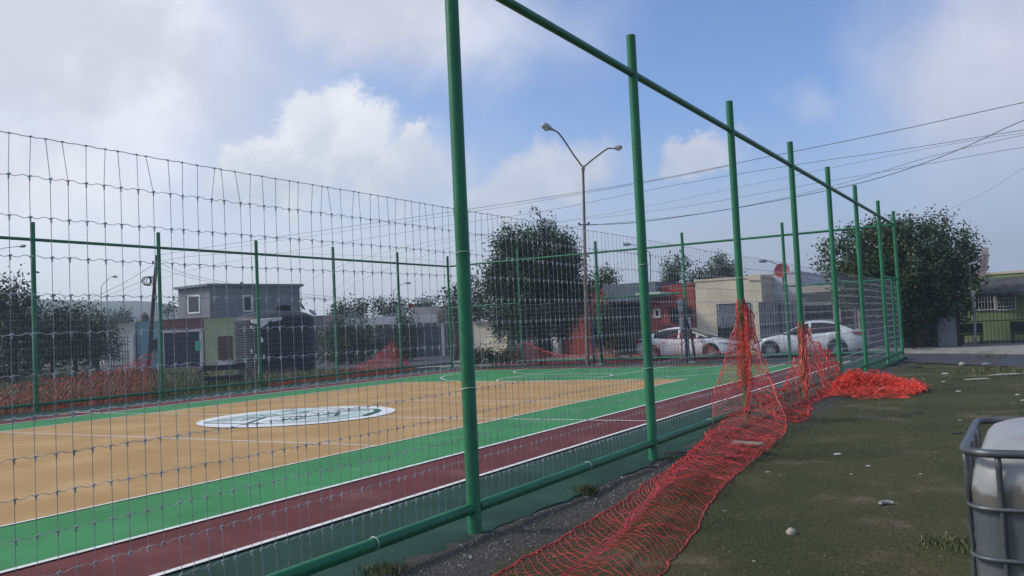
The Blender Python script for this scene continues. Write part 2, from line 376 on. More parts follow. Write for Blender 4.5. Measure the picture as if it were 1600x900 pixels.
l.build('court_lines', M_line, kind='structure')
# painted emblem in the centre circle
M_emw = mat('emblem_white_paint', (.70, .72, .72), .7, 0, .04, 3); M_emg = mat('emblem_green_paint', (.008, .11, .05), .7, 0, .1, 3); M_emt = mat('emblem_pale_teal', (.52, .64, .60), .7, 0, .06, 2)
e = MB(); C0 = (13.62, 9.45)
ring = [(C0[0]+2.04*math.cos(a), C0[1]+2.04*math.sin(a)) for a in np.linspace(0, 2*math.pi, 64, endpoint=False)]
e.add([P(t, w, .026) for t, w in ring]+[P(*C0, .026)], [((i+1) % 64, i, 64) for i in range(64)], 0)
e.poly([P(t, w, .030) for t, w in [(12.2, 10.55), (13.6, 10.85), (14.7, 10.7), (15.05, 10.3), (14.5, 9.9), (13.5, 10.1)]], 2)
e.poly([P(t, w, .030) for t, w in [(12.6, 8.3), (12.55, 9.0), (13.4, 9.2), (14.3, 9.0), (14.9, 8.8), (14.6, 8.3), (13.8, 7.85), (13.1, 7.95)]], 2)
st = [([(12.14, 10.64), (12.9, 10.85), (13.67, 10.87), (14.34, 10.80), (14.82, 10.80)], .05), ([(12.09, 10.58), (12.11, 10.0), (12.14, 9.4)], .05), ([(12.14, 9.4), (13.25, 10.04), (13.75, 9.99), (14.3, 9.8)], .07),
      ([(12.38, 10.5), (13.07, 10.61), (13.69, 10.6)], .04), ([(12.5, 9.98), (13.24, 10.18)], .05), ([(13.5, 10.47), (13.75, 10.2)], .09), ([(12.2, 10.19), (12.87, 10.27), (13.28, 10.37)], .04), ([(14.1, 10.45), (14.7, 10.54)], .05),
      ([(12.56, 9.11), (12.73, 9.0), (13.06, 9.11)], .08), ([(13.19, 9.58), (13.45, 9.31), (13.38, 9.06), (13.61, 8.97), (13.89, 8.9), (14.28, 8.95)], .09), ([(14.82, 10.86), (15.14, 10.49), (15.06, 9.47), (14.99, 8.54)], .06),
      ([(14.95, 8.5), (14.78, 8.25), (14.5, 8.05), (14.24, 7.94), (13.74, 7.74)], .13), ([(13.74, 7.74), (13.05, 7.84), (12.68, 8.1), (12.41, 8.46), (12.2, 9.0), (12.14, 9.4)], .05), ([(14.29, 10.33), (14.61, 9.84), (14.69, 8.83)], .05),
      ([(14.28, 8.95), (14.75, 8.9), (14.73, 8.43)], .08), ([(12.81, 8.85), (13.16, 8.85)], .1), ([(13.55, 8.6), (13.65, 8.45), (14.1, 8.76)], .09), ([(13.8, 9.84), (14.31, 9.36)], .05), ([(12.85, 8.53), (13.46, 8.32), (13.95, 8.3), (14.16, 8.12)], .05),
      ([(14.42, 8.79), (14.64, 8.6)], .08), ([(13.2, 9.85), (13.9, 9.5)], .04), ([(14.0, 10.15), (14.5, 9.5)], .04), ([(12.9, 8.2), (13.6, 8.05)], .05)]
for i, (pp, wd_) in enumerate(st): e.ribbon([P(t, w, .034+.0006*i) for t, w in pp], wd_, mi=1)
e.build('court_emblem', [M_emw, M_emg, M_emt], kind='structure')
# ------------------------------------------------------------------ steel fences round the court
POST_H, RAIL_Z, LOW_Z = 5.19, 4.707, .20
def post(par, t, w, top=POST_H, r=.058, z0=-.03):
    b = MB(); o = P(t, w, 0)
    b.lathe(o, [(0, z0), (r*1.12, z0), (r*1.1, z0+.015), (r, z0+.03), (r, top-.006), (r-.006, top), (0, top)], 20)
    return wbuild(b, 'post', M_green, par, smooth=True, auto=40)
def pipe(par, a, b2, r=.044, name='rail', n=14):
    b = MB(); b.tube([a, b2], r, n); return wbuild(b, name, M_green, par, smooth=True, auto=50)
def wire_mesh(par, p0, dirv, length, z0, z1, rows, step=.1003, r=.0020, knots=True, jit=.012, name='wire_mesh', seed=1, mt=None):
    rg = random.Random(seed); nW = int(length/step); V = []; Fc = []; nrm = Vector((-dirv.y, dirv.x, 0))
    xs = [i*step + rg.gauss(0, .006) for i in range(nW+1)]
    zr = [z0 + (z1-z0)*k/rows for k in range(rows+1)]
    buck = [.018*math.sin(x*1.1+seed)+.012*math.sin(x*2.7) for x in xs]
    def pt(x, z, o=0.0): return p0 + dirv*x + nrm*o + Vector((0, 0, z))
    b = MB()
    topx = [x + rg.gauss(0, jit*1.4) for x in xs]
    for i, x in enumerate(xs):                                 # upright wires, the loose top row leans a little
        o = buck[i]*.5
        pts = [pt(x, zr[0], 0), pt(x+rg.gauss(0, .003), zr[rows//2], o), pt(x, zr[-2], o), pt(topx[i], zr[-1], o*.6)]
        b.tube(pts, r, 3, cap=False)
    for k_, z in enumerate(zr):
        pts = []
        for i, x in enumerate(xs):
            o = buck[i]*(.5 if 0 < k_ else 0); xx = topx[i] if k_ == rows else x
            zz = z + .006*math.sin(x*.9+k_*1.3)
            pts.append(pt(xx, zz, o))
            if i < nW:
                q = .5+rg.uniform(-.1, .1); amp = .006 if (0 < k_ < rows) else .002
                pts.append(pt(xx+step*(q-.18), zz+amp*(1 if (i+k_) % 2 else -1), o)); pts.append(pt(xx+step*(q+.18), zz-amp*(1 if (i+k_) % 2 else -1), o))
        b.tube(pts, r*(1.2 if k_ in (0, rows) else 1.0), 3, cap=False)
        if knots:
            for i, x in enumerate(xs):
                xx = topx[i] if k_ == rows else x; o = buck[i]*(.5 if 0 < k_ else 0)
                cx = pt(xx, z+.006*math.sin(x*.9+k_*1.3), o)
                if k_ == rows: b.box(cx, dirv*.006, nrm*.004, Vector((0, 0, .004)))
                else:
                    b.box(cx+Vector((0, 0, .001)), (dirv*.009+Vector((0, 0, .003))), nrm*.0038, Vector((0, 0, .0035)))
                    b.box(cx-Vector((0, 0, .010)), dirv*.003, nrm*.0035, Vector((0, 0, .012)))
    return wbuild(b, name, mt or M_wire, par)
UPZ = Vector((0, 0, 1))
# --- near long side
near = empty('court_fence', P(14.16, 0, 0), 'tall green pipe fence with wire mesh along the near side of the court', 'fence')
TCN, WF = 33.6, 19.39
near_t = [1.98, 6.02, 9.94, 14.0, 18.15, 21.93, 25.69, 29.89, 33.5]
for t in near_t: post(near, t, 0)
post(near, 31.92, 0, top=2.78, r=.038)
pipe(near, P(-2, 0, RAIL_Z), P(TCN-.1, 0, RAIL_Z), .044, 'top_rail')
for a_, b__ in zip([-2]+near_t, near_t):
    pipe(near, P(a_+.05, 0, LOW_Z), P(b__-.05, 0, LOW_Z), .046, 'bottom_rail')
for t in near_t[1:]:
    for z, rr_ in ((RAIL_Z, .044), (LOW_Z, .046)):
        for sg in (-1, 1):
            b = MB(); b.tube([P(t+sg*.052, 0, z), P(t+sg*.062, 0, z)], rr_+.006, 14)
            wbuild(b, 'weld_bead', M_green, near, smooth=True, auto=40)
pipe(near, P(29.92, 0, 2.77), P(33.47, 0, 2.77), .036, 'middle_rail')
wire_mesh(near, P(-1.5, .065, 0), A, 35.0, .20, 2.68, 13, seed=3)
M_tie = mat('bright_tie_wire', (.62, .64, .62), .4, .2, .1, 6)
def ties(par, spots, axis, cross):
    rg = random.Random(4)
    for (t, w, z, kind_) in spots:
        b = MB(); o = P(t, w, z)
        if kind_ == 'post':
            ring = [o + axis*(.066*math.cos(a)) + cross*(.066*math.sin(a)) + Vector((0, 0, .008*math.sin(a*2))) for a in np.linspace(-.4, 5.6, 16)]
            ring += [ring[-1]+cross*.03+Vector((0, 0, .02)), ring[-1]+axis*.05+Vector((0, 0, .03))]
        else:
            ring = [o + cross*(.051*math.cos(a)) + UPZ*(.051*math.sin(a)) + axis*.006*math.sin(a) for a in np.linspace(0, 6.2, 16)]
            ring += [ring[-1]+axis*.05-cross*.02, ring[-1]+axis*.1-cross*.01]
        b.tube(ring, .0028, 5); wbuild(b, 'wire_tie', M_tie, par)
sp_ = [(t, 0, z, 'post') for t, z in ((6.02, 1.18), (9.94, 1.10), (14.0, 1.22), (18.15, 1.16), (21.93, 1.2), (25.69, 1.15), (29.89, 1.18), (6.02, 2.3), (9.94, 2.35), (14, 2.3))]
sp_ += [(t, 0, LOW_Z, 'rail') for t in (4.75, 8.15, 12.1, 16.2, 20.0)]
ties(near, sp_, A, B)
# --- far long side
farf = empty('court_fence', P(21.88, WF, 0), 'green pipe fence on the far side of the court, in front of the water tank', 'fence')
far_t = [1.9, 5.9, 9.88, 13.85, 17.86, 21.88, 25.83, 29.87, 33.65]
for t in far_t: post(farf, t, WF)
pipe(farf, P(0, WF, RAIL_Z), P(33.6, WF, RAIL_Z), .044, 'top_rail')
pipe(farf, P(0, WF, LOW_Z), P(33.6, WF, LOW_Z), .046, 'bottom_rail')
wire_mesh(farf, P(0, WF-.065, 0), A, 33.4, .20, 2.68, 13, r=.0021, knots=False, seed=5)
# --- street end
endf = empty('court_fence', P(33.6, 11.7, 0), 'green pipe fence across the street end of the court, before the parked cars', 'fence')
for w in (15.55, 11.7, 7.87, 3.91): post(endf, 33.58, w)
pipe(endf, P(33.58, .06, RAIL_Z), P(33.62, WF-.06, RAIL_Z), .044, 'top_rail')
pipe(endf, P(33.58, .06, LOW_Z), P(33.62, WF-.06, LOW_Z), .046, 'bottom_rail')
for wa, wb_ in ((.06, 3.85), (7.93, 11.64), (15.61, WF-.06)): pipe(endf, P(33.58, wa, 2.77), P(33.6, wb_, 2.77), .036, 'middle_rail')
wire_mesh(endf, P(33.51, .1, 0), B, WF-.2, .20, 2.68, 13, r=.0021, knots=False, seed=8)
# ------------------------------------------------------------------ houses
class Fr:                                    # a facade plane: e runs to the right, n away from the court
    def __init__(s, e, n, c): s.e, s.n, s.c = e.normalized(), n.normalized(), c
    def px(s, px, py, off=0.0):              # where a line of sight meets the facade
        d = ray(px, py); o = Vector((0, 0, H)); k = (s.c+off)/d.dot(s.n); q = d*k
        return q.dot(s.e), H+q.z
    def pt(s, a, d, z): return s.e*a + s.n*(s.c+d) + Vector((0, 0, z))
    def box(s, b, a0, a1, d0, d1, z0, z1, mi=0):
        return b.box(s.pt((a0+a1)/2, (d0+d1)/2, (z0+z1)/2), s.e*((a1-a0)/2), s.n*((d1-d0)/2), Vector((0, 0, (z1-z0)/2)), mi)
    def rect(s, x0, x1, y0, y1):             # from picture edges to metres on the facade
        ym = (y0+y1)/2; xm = (x0+x1)/2
        return s.px(x0, ym)[0], s.px(x1, ym)[0], s.px(xm, y1)[1], s.px(xm, y0)[1]
def plaster(name, col, st=None, **k):
    return mat(name, col, .88, 0, .07, .7, bump=.3, bscale=25, stain=st or tuple(c*.60 for c in col), sscale=.8, slo=.50, shi=.82, spec=.2, **k)
M_beige = plaster('beige_plaster', (.46, .43, .36)); M_teal = plaster('teal_plaster', (.16, .33, .38)); M_lime = plaster('lime_plaster', (.42, .46, .25))
M_brown = plaster('brown_band_paint', (.19, .09, .07)); M_white = plaster('off_white_plaster', (.68, .67, .64)); M_greyc = plaster('bare_grey_block', (.19, .20, .215), (.13, .14, .15))
M_cream = plaster('cream_plaster', (.66, .59, .44)); M_red = plaster('brick_red_plaster', (.29, .06, .045)); M_slate = plaster('blue_grey_plaster', (.13, .155, .19)); M_warm = plaster('warm_grey_plaster', (.38, .37, .335))
M_olive = plaster('olive_green_plaster', (.24, .30, .15)); M_pink = plaster('dusty_pink_plaster', (.33, .24, .23)); M_tan = plaster('tan_pillar_plaster', (.22, .20, .17)); M_brickw = plaster('brick_brown_wall', (.30, .12, .07))
M_shing = mat('grey_shingle', (.075, .075, .08), .9, 0, .25, 3, bump=.8, bscale=14, stain=(.12, .12, .12), sscale=2)
M_navyg = mat('navy_sheet_gate', (.018, .028, .055), .5, .1, .15, 1.5, bump=.3, bscale=12)
M_whm = mat('white_metal_frame', (.62, .63, .63), .5, 0, .06, 4); M_greyg = mat('grey_sheet_gate', (.10, .115, .135), .5, .2, .12, 2); M_paleg = mat('pale_grey_gate', (.22, .24, .28), .5, .1, .1, 2)
M_blueb = mat('strong_blue_paint', (.02, .07, .30), .5, 0, .1, 3)
M_poster = mat('mint_green_poster', (.03, .46, .24), .6, 0, .05, 5)
def house(fr, name, label, x0, x1, ytop, depth, m_, y_at=None, zb=-.05, cap=.0, capm=None, cat='house', group=None, d0=0.0):
    xa, z1 = fr.px(x0, ytop, d0); xb, _ = fr.px(x1, ytop, d0)
    z1 = fr.px((x0+x1)/2, ytop, d0)[1]
    h = empty(name, fr.pt((xa+xb)/2, d0+depth/2, 0), label, cat, group)
    b = MB(); fr.box(b, xa, xb, d0, d0+depth, zb, z1); wbuild(b, 'wall', m_, h)
    r_ = MB(); t = .10 if cap == 0 else cap
    fr.box(r_, xa-.04, xb+.04, d0-.04, d0+depth+.04, z1+.003, z1+.003+t); wbuild(r_, 'roof', capm or m_, h)
    h['_z'] = z1; return h, xa, xb, z1
def window(fr, par, x0, x1, y0, y1, frame=None, bars=0, hb=0, glass=None, fw=.05, out=.0, name='window', barm=None):
    a0, a1, z0, z1 = fr.rect(x0, x1, y0, y1)
    b = MB()
    for q in ((a0, a1, z0, z0+fw), (a0, a1, z1-fw, z1)): fr.box(b, q[0], q[1], out-.06, out-.002, q[2], q[3])
    for q in ((a0, a0+fw), (a1-fw, a1)): fr.box(b, q[0], q[1], out-.059, out-.002, z0+fw, z1-fw)
    w_ = wbuild(b, name, frame or M_whm, par)
    g_ = MB(); fr.box(g_, a0+fw, a1-fw, out-.025, out-.004, z0+fw, z1-fw); wbuild(g_, 'pane', glass or M_glass, w_)
    if bars:
        v = MB()
        for i in range(1, bars+1):
            x = a0+fw+(a1-a0-2*fw)*i/(bars+1); fr.box(v, x-.009, x+.009, out-.10, out-.082, z0, z1)
        for i in range(1, hb+1):
            z = z0+(z1-z0)*i/(hb+1); fr.box(v, a0, a1, out-.081, out-.066, z-.01, z+.01)
        wbuild(v, 'grille', barm or M_iron, w_)
    return w_
def block(fr, par, name, x0, x1, y0, y1, d0, d1, m_):
    a0, a1, z0, z1 = fr.rect(x0, x1, y0, y1); b = MB(); fr.box(b, a0, a1, d0, d1, z0, z1); return wbuild(b, name, m_, par)
def gate(fr, par, x0, x1, y0, y1, m_, n=10, d=-.09, name='gate', solid=True, hb=2, barm=None, zb=None):
    a0, a1, z0, z1 = fr.rect(x0, x1, y0, y1); z0 = zb if zb is not None else z0
    b = MB()
    if solid: fr.box(b, a0, a1, d+.02, d+.05, z0, z1)
    for i in range(n+1):
        x = a0+(a1-a0)*i/n; fr.box(b, x-.016, x+.016, d-.016, d+.018, z0, z1, 1)
    for i in range(hb+1):
        z = z0+.03+(z1-z0-.06)*i/hb; fr.box(b, a0, a1, d-.036, d-.018, z-.02, z+.02, 1)
    return wbuild(b, name, [m_, barm or M_iron], par)
X1, Y1 = Vector((1, 0, 0)), Vector((0, 1, 0))
# --- far left row, seen square on
fl = Fr(X1, Y1, 66)
h, *_ = house(fl, 'house', 'low beige house with a white lattice gate, leftmost house of the far row', 162, 211, 508, 7, M_beige)
gate(fl, h, 170, 205, 527, 572, M_white, n=8, hb=4, barm=M_iron); block(fl, h, 'pillar', 207, 213, 522, 574, -.5, -.1, M_white)
h, xa, xb, z1 = house(fl, 'house', 'narrow teal house front between the beige house and the brown banded house', 213.5, 249, 504, 7, M_teal)
window(fl, h, 236, 247, 530, 548, M_greyg, 3, 2)
tk = MB(); o = fl.pt(fl.px(217, 500)[0], 1.0, z1+.10); tk.lathe(o, [(0, 0), (.32, 0), (.33, .35), (.30, .5), (.12, .62), (.12, .68), (0, .68)], 14)
tag(wbuild(tk, 'roof_water_tank', mat('brown_roof_tank', (.10, .06, .05), .6), base=o, smooth=True, auto=40), 'small brown water tank standing on the roof of the teal house', 'water tank')
h, *_ = house(fl, 'house', 'low house with brown band over a wide navy garage gate', 251, 318, 500, 8, M_brown)
block(fl, h, 'lintel', 251, 318, 515.5, 519, -.12, -.003, M_white); block(fl, h, 'pillar', 252, 257.5, 519.5, 574, -.12, -.003, M_white); block(fl, h, 'pillar', 313, 318, 519.5, 574, -.12, -.003, M_white)
gate(fl, h, 258, 312.5, 520, 573, M_navyg, n=12, hb=4, barm=M_iron)
b = MB(); a0, a1, z0, z1 = fl.rect(306, 314, 533, 548); fl.box(b, a0, a1, -.16, -.135, z0, z1)
tag(wbuild(b, 'poster', M_poster, base=fl.pt(a0, -.14, z0)), 'bright mint green poster hung on the navy garage gate', 'poster')
h, *_ = house(fl, 'house', 'low lime green house with a brown barred window next to the navy gate', 318.5, 371, 499.5, 8, M_lime)
window(fl, h, 341, 364, 525, 563, M_brown, 7, 5, glass=M_brown, barm=M_iron); block(fl, h, 'step', 341, 366, 563.5, 576, -.5, -.003, M_white)
up = Fr(X1, Y1, 74.5)
# two-storey block house turned so that a corner faces the court
hb_ = empty('block_house', at(340, 560, 76), 'unfinished two storey grey block house with flat overhanging roof behind the lime house', 'house')
def yz(px, py, Y): q = at(px, py, Y); return q
c0, c1, c2 = at(278, 446, 78.5), at(327, 446, 75.5), at(468, 446, 82.0)
zt = c1.z-.05
ft = [Vector((c0.x, c0.y, 0)), Vector((c1.x, c1.y, 0)), Vector((c2.x, c2.y, 0)), Vector((c2.x-3, c2.y+7, 0)), Vector((c0.x+1, c0.y+8, 0))]
def prism(b, pts, z0, z1, mi=0):
    n = len(pts); b.add([(p.x, p.y, z0) for p in pts]+[(p.x, p.y, z1) for p in pts], [(i, (i+1) % n, n+(i+1) % n, n+i) for i in range(n)]+[tuple(range(n, 2*n)), tuple(range(n-1, -1, -1))], mi)
b = MB(); prism(b, ft, -.05, zt); wbuild(b, 'wall', M_greyc, hb_)
cen = sum(ft, Vector())/5
b = MB(); prism(b, [cen+(p-cen)*1.07 for p in ft], zt+.002, zt+.20); wbuild(b, 'roof', M_greyc, hb_)
for ca, cb, xs, ys in ((c0, c1, (294, 313), (461, 490)), (c1, c2, (379, 394), (461, 487))):
    e_ = Vector((cb.x-ca.x, cb.y-ca.y, 0)); e_.normalize(); n_ = Vector((-e_.y, e_.x, 0)); f_ = Fr(e_, n_, n_.dot(Vector((ca.x, ca.y, 0))))
    window(f_, hb_, *xs, *ys, M_whm, 0, fw=.14)
    if xs[0] == 379:
        block(f_, hb_, 'pipe', 374, 377, 441, 452, -.3, -.15, M_iron)
h, *_ = house(Fr(X1, Y1, 66.5), 'house', 'low dark grey house with navy gate and tan pillar right of the water tank', 472, 536, 495, 7, M_greyc)
f5 = Fr(X1, Y1, 66.5)
gate(f5, h, 474, 497, 513, 567, M_navyg, n=6); block(f5, h, 'pillar', 498, 505, 506, 568, -.3, -.003, M_tan); block(f5, h, 'wall_panel', 508, 532, 493, 503, -.2, -.003, M_pink); block(f5, h, 'canopy', 474, 486, 499, 506, -.8, -.003, M_warm)
# --- middle house with white fascia
fm = Fr(X1, Y1, 63)
h, xa, xb, z1 = house(fm, 'house', 'low house with long white fascia over dark grey gates and a raised parapet', 538, 684, 506, 8, M_warm)
block(fm, h, 'fascia', 540, 683, 494.5, 507, -.55, -.003, M_white)
block(fm, h, 'parapet', 645, 716, 478, 497, 1.2, 7.9, M_warm)
gate(fm, h, 592, 650, 512, 558, M_greyg, n=14, hb=2, barm=M_greyg); gate(fm, h, 652, 689, 510, 557, M_greyg, n=10, hb=2, barm=M_greyg)
block(fm, h, 'side_wall', 684.5, 720, 484, 556, .4, 6, M_tan); block(fm, h, 'pillar', 690, 694.5, 505, 556, -.2, .3, M_white)
window(fm, h, 699, 716, 508, 548, M_tan, 0, out=.4, name='doorway')
# --- row across the street, parallel to the fence end
fe, fn = -B, A
F41 = Fr(fe, fn, 41.2)
h, *_ = house(F41, 'house', 'low whitish house half hidden behind the big dark tree', 718, 876, 503, 8, M_warm)
block(F41, h, 'door', 792, 805, 526, 553, -.08, -.003, M_blueb); block(F41, h, 'pillar', 868, 876, 506, 557, -.35, -.003, M_white); gate(F41, h, 846, 867, 524, 556, M_navyg, n=6)
block(F41, h, 'blue_panel', 838, 845.5, 518, 541, -.2, -.003, M_blueb)
# lean-to shed
sh = empty('shed', F41.pt(F41.px(775, 550)[0], -1.6, 0), 'low beige lean-to shed with sloping roof left of the big tree trunk', 'shed')
a0 = F41.px(743, 530, -2.6)[0]; a1 = F41.px(812, 530, -2.6)[0]; za = F41.px(760, 504, -2.6)[1]; zb2 = F41.px(805, 524, -2.6)[1]
b = MB(); am = a0+(a1-a0)*.55
prof = [(a0, -.05), (a1, -.05), (a1, zb2), (am, za), (a0, za)]
b.add([F41.pt(a, -2.6, z) for a, z in prof]+[F41.pt(a, -.3, z) for a, z in prof], [(4, 3, 2, 1, 0), (5, 6, 7, 8, 9)]+[(i, (i+1) % 5, 5+(i+1) % 5, 5+i) for i in range(5)]); wbuild(b, 'wall', M_beige, sh)
b = MB(); b.box(F41.pt((am+a1)/2, -1.45, (za+zb2)/2+.04), (F41.pt(a1, 0, zb2)-F41.pt(am, 0, za))*.53, fn*1.3, Vector((0, 0, .03))); b.box(F41.pt((a0+am)/2, -1.45, za+.035), fe*((am-a0)/2+.05), fn*1.3, Vector((0, 0, .03))); wbuild(b, 'roof', M_warm, sh)
# white box trailer
tr = empty('box_trailer', F41.pt(F41.px(775, 552, -4)[0], -3.6, 0), 'small cream white box trailer parked in front of the lean-to shed', 'trailer')
a0, z0 = F41.px(757.5, 551, -4.2); a1, z1 = F41.px(791.5, 524.5, -4.2)
b = MB(); F41.box(b, a0, a1, -4.2, -2.8, .32, z1); wbuild(b, 'body', M_cream, tr)
b = MB(); F41.box(b, a0-.03, a1+.03, -4.23, -2.77, z1+.002, z1+.05); wbuild(b, 'lid', M_white, tr)
for a in (a0+.45, a1-.45):
    b = MB(); b.lathe(F41.pt(a, -4.1, .22), [(0, -.06), (.24, -.06), (.27, -.03), (.27, .05), (0, .06)], 18, ax=tuple(-fn)); wbuild(b, 'wheel', M_tyre, tr, smooth=True, auto=40)
# red house
h, *_ = house(F41, 'house', 'brick red single storey house with a blue grey block over its garage', 877, 1084.5, 453, 9, M_red)
block(F41, h, 'garage_block', 949, 1031, 443, 470, -.5, 4, M_slate)
block(F41, h, 'garage_shade_panel', 951, 1012, 472, 552, -.06, -.003, M_glass)  # dark panel on the wall stands for the shadow inside the garage
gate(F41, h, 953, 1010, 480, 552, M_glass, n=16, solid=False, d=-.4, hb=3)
block(F41, h, 'canopy', 1012, 1050, 457.5, 462.5, -1.6, -.003, M_white)
window(F41, h, 1022, 1032, 482, 497, M_whm, 0, fw=.09); window(F41, h, 1047, 1062, 481, 503, M_iron, 3, 1); window(F41, h, 1068, 1083, 480, 503, M_iron, 3, 1); gate(F41, h, 1034, 1083, 505, 553, M_iron, n=12, solid=False, hb=1)
wl = MB(); a0, a1, z0, z1 = F41.rect(962, 995, 528, 549); F41.box(wl, a0, a1, -2.4, -2.2, -.05, z1)
tag(wbuild(wl, 'garden_wall', M_brickw, base=F41.pt(a0, -2.3, 0)), 'low brick brown garden wall in front of the red house garage', 'wall')
# cream house (its parapet steps up to the right)
h, xa, xb, z1 = house(F41, 'house', 'cream rendered house with a tall patterned grille behind the wrapped post', 1085.5, 1189, 437, 9, M_cream)
block(F41, h, 'parapet', 1169, 1188.5, 429.5, 438, -.06, 3, M_cream)
wn = window(F41, h, 1121, 1174, 474, 530, M_iron, 12, 0, fw=.04)
pm = mat('lacework_screen', (.34, .36, .40), .6, 0, .1, 4)
tn = pm.node_tree; vo = tn.nodes.new('ShaderNodeTexVoronoi'); vo.inputs['Scale'].default_value = 15; cd = [q for q in tn.nodes if q.type == 'TEX_COORD'][0]; tn.links.new(cd.outputs['Object'], vo.inputs['Vector'])
rp = tn.nodes.new('ShaderNodeValToRGB'); rp.color_ramp.elements[0].position = .34; rp.color_ramp.elements[0].color = (.02, .025, .04, 1); rp.color_ramp.elements[1].position = .42; rp.color_ramp.elements[1].color = (.30, .32, .36, 1); tn.links.new(vo.outputs['Distance'], rp.inputs[0])
tn.links.new(rp.outputs[0], [q for q in tn.nodes if q.type == 'BSDF_PRINCIPLED'][0].inputs['Base Color'])
block(F41, h, 'screen', 1122, 1173, 476, 508, -.064, -.03, pm)
# pale grey house with gate
h, *_ = house(Fr(fe, fn, 43.2), 'house', 'pale grey house front set back behind a pale barred gate', 1187, 1243, 428, 8, plaster('pale_lilac_plaster', (.52, .53, .58)))
gate(F41, h, 1189.5, 1236, 470.5, 548, M_paleg, n=11, d=-.2, hb=2); block(F41, h, 'gate_post', 1218.5, 1221, 470, 548, -.3, -.15, M_iron)
h, *_ = house(Fr(fe, fn, 43.2), 'house', 'low beige house with long barred window behind the silver car roof', 1243.5, 1345, 447, 8, M_warm)
f43 = Fr(fe, fn, 43.2)
block(f43, h, 'fascia', 1246, 1343, 444, 456, -.4, -.003, M_beige); window(f43, h, 1256, 1304, 475, 502, M_whm, 9, 2, fw=.06)
window(f43, h, 1314, 1332, 470, 512, M_iron, 4, 1, name='doorway')
def bar_fence(label, x0, x1, ytop, ybot, T, name='iron_fence', mats=M_iron, n=None, sp_=.125, zb=.04):
    f_ = Fr(fe, fn, T); a0, a1, z0, z1 = f_.rect(x0, x1, ytop, ybot); z0 = zb
    fo = empty(name, f_.pt((a0+a1)/2, 0, zb), label, 'fence'); n = int((a1-a0)/sp_)
    b = MB()
    for i in range(n+1): 
        x = a0+(a1-a0)*i/n; f_.box(b, x-.01, x+.01, -.01, .01, z0+.06, z1-.01)
    wbuild(b, 'bars', mats, fo)
    for z in (z0+.12, z0+.12+(z1-z0)*.42, z1): 
        b = MB(); f_.box(b, a0, a1, -.027, -.0115, z-.02, z+.02); wbuild(b, 'rail', mats, fo)
    k = max(1, int((a1-a0)/2.6))
    for i in range(k+1):
        x = a0+(a1-a0)*i/k; b = MB(); f_.box(b, x-.035, x+.035, -.065, -.03, z0-.05, z1+.04); wbuild(b, 'post', mats, fo)
    return fo
bar_fence('rusty barred front fence behind the silver car', 1240, 1340, 469, 552, 41.6, mats=mat('rusty_bars', (.06, .04, .04), .7, 0, .2, 5))
# right: sheet wall, pale gate, green house, fence
f42 = Fr(fe, fn, 41.3)
wl = empty('boundary_wall', f42.pt(f42.px(1435, 545)[0], 0, .04), 'dark boarded boundary wall in the shade under the right hand tree', 'wall')
block(f42, wl, 'panel', 1345, 1461, 492, 552, 0, .12, mat('dark_boarding', (.035, .04, .055), .8, 0, .2, 2, bump=.6, bscale=6)); block(f42, wl, 'post', 1461.5, 1465, 486, 552, -.05, .15, M_iron)
gt = empty('picket_gate', f42.pt(f42.px(1478, 545)[0], 0, .04), 'pale grey picket gate between the dark wall and the green house', 'gate'); gate(f42, gt, 1466, 1494, 482, 547, M_paleg, n=9, d=0, hb=2, barm=M_paleg, name='panel', zb=.08); block(f42, gt, 'post', 1494.5, 1498, 478, 547, -.05, .1, M_iron)
F45 = Fr(fe, fn, 44.6)
h, xa, xb, z1 = house(F45, 'house', 'olive green house with grey shingle awning and barred white window', 1497, 1760, 424, 9, M_olive, capm=M_cream)
a0, a1, _, _ = F45.rect(1529, 1760, 430, 456); zt_ = F45.px(1560, 434)[1]; zl_ = F45.px(1560, 457.5, -1.3)[1]
b = MB(); b.add([F45.pt(a0, -.004, zt_), F45.pt(a1, -.004, zt_), F45.pt(a1, -1.3, zl_), F45.pt(a0, -1.3, zl_), F45.pt(a0, -.004, zt_-.14), F45.pt(a1, -.004, zt_-.14), F45.pt(a1, -1.3, zl_-.14), F45.pt(a0, -1.3, zl_-.14)], [(0, 3, 2, 1), (4, 5, 6, 7), (3, 7, 6, 2), (0, 4, 7, 3), (1, 2, 6, 5)]); wbuild(b, 'awning', M_shing, h)
window(F45, h, 1522, 1555, 459, 485, M_whm, 5, 1, fw=.06, barm=M_whm); window(F45, h, 1556, 1588, 459, 485, M_whm, 5, 3, fw=.06, barm=M_whm)
block(F45, h, 'plinth', 1499, 1758, 529, 545, -.25, -.003, M_conc)
bar_fence('tall black iron fence in front of the olive green house', 1499, 1700, 456.5, 541, 41.5, sp_=.14)
for i, (x0, x1, lab) in enumerate(((1501, 1536, 'dark wooden garden bench behind the iron fence, left of two'), (1579, 1612, 'dark wooden garden bench behind the iron fence, at the right picture edge'))):
    f_ = Fr(fe, fn, 43.7); a0, a1, _, _ = f_.rect(x0, x1, 505, 534); be = empty('garden_bench', f_.pt((a0+a1)/2, 0, .04), lab, 'bench', 'garden benches of the green house')
    for nm, q in (('seat', (a0, a1, -.25, .25, .42, .48)), ('backrest', (a0, a1, .26, .31, .50, .95)), ('leg', (a0+.04, a0+.10, -.22, .22, .04, .415)), ('leg', (a1-.10, a1-.04, -.22, .22, .04, .415))):
        b = MB(); f_.box(b, *q); wbuild(b, nm, M_iron, be)
# a few roofs further back close the gaps between the houses
fb1 = Fr(fe, fn, 62)
for x0, x1, yt, m_, lab in ((842, 905, 470, M_warm, 'low grey roofed house just showing behind the big dark tree'), (1345, 1500, 470, M_beige, 'beige house hidden behind the right hand tree')):
    house(fb1, 'house', lab, x0, x1, yt, 8, m_)
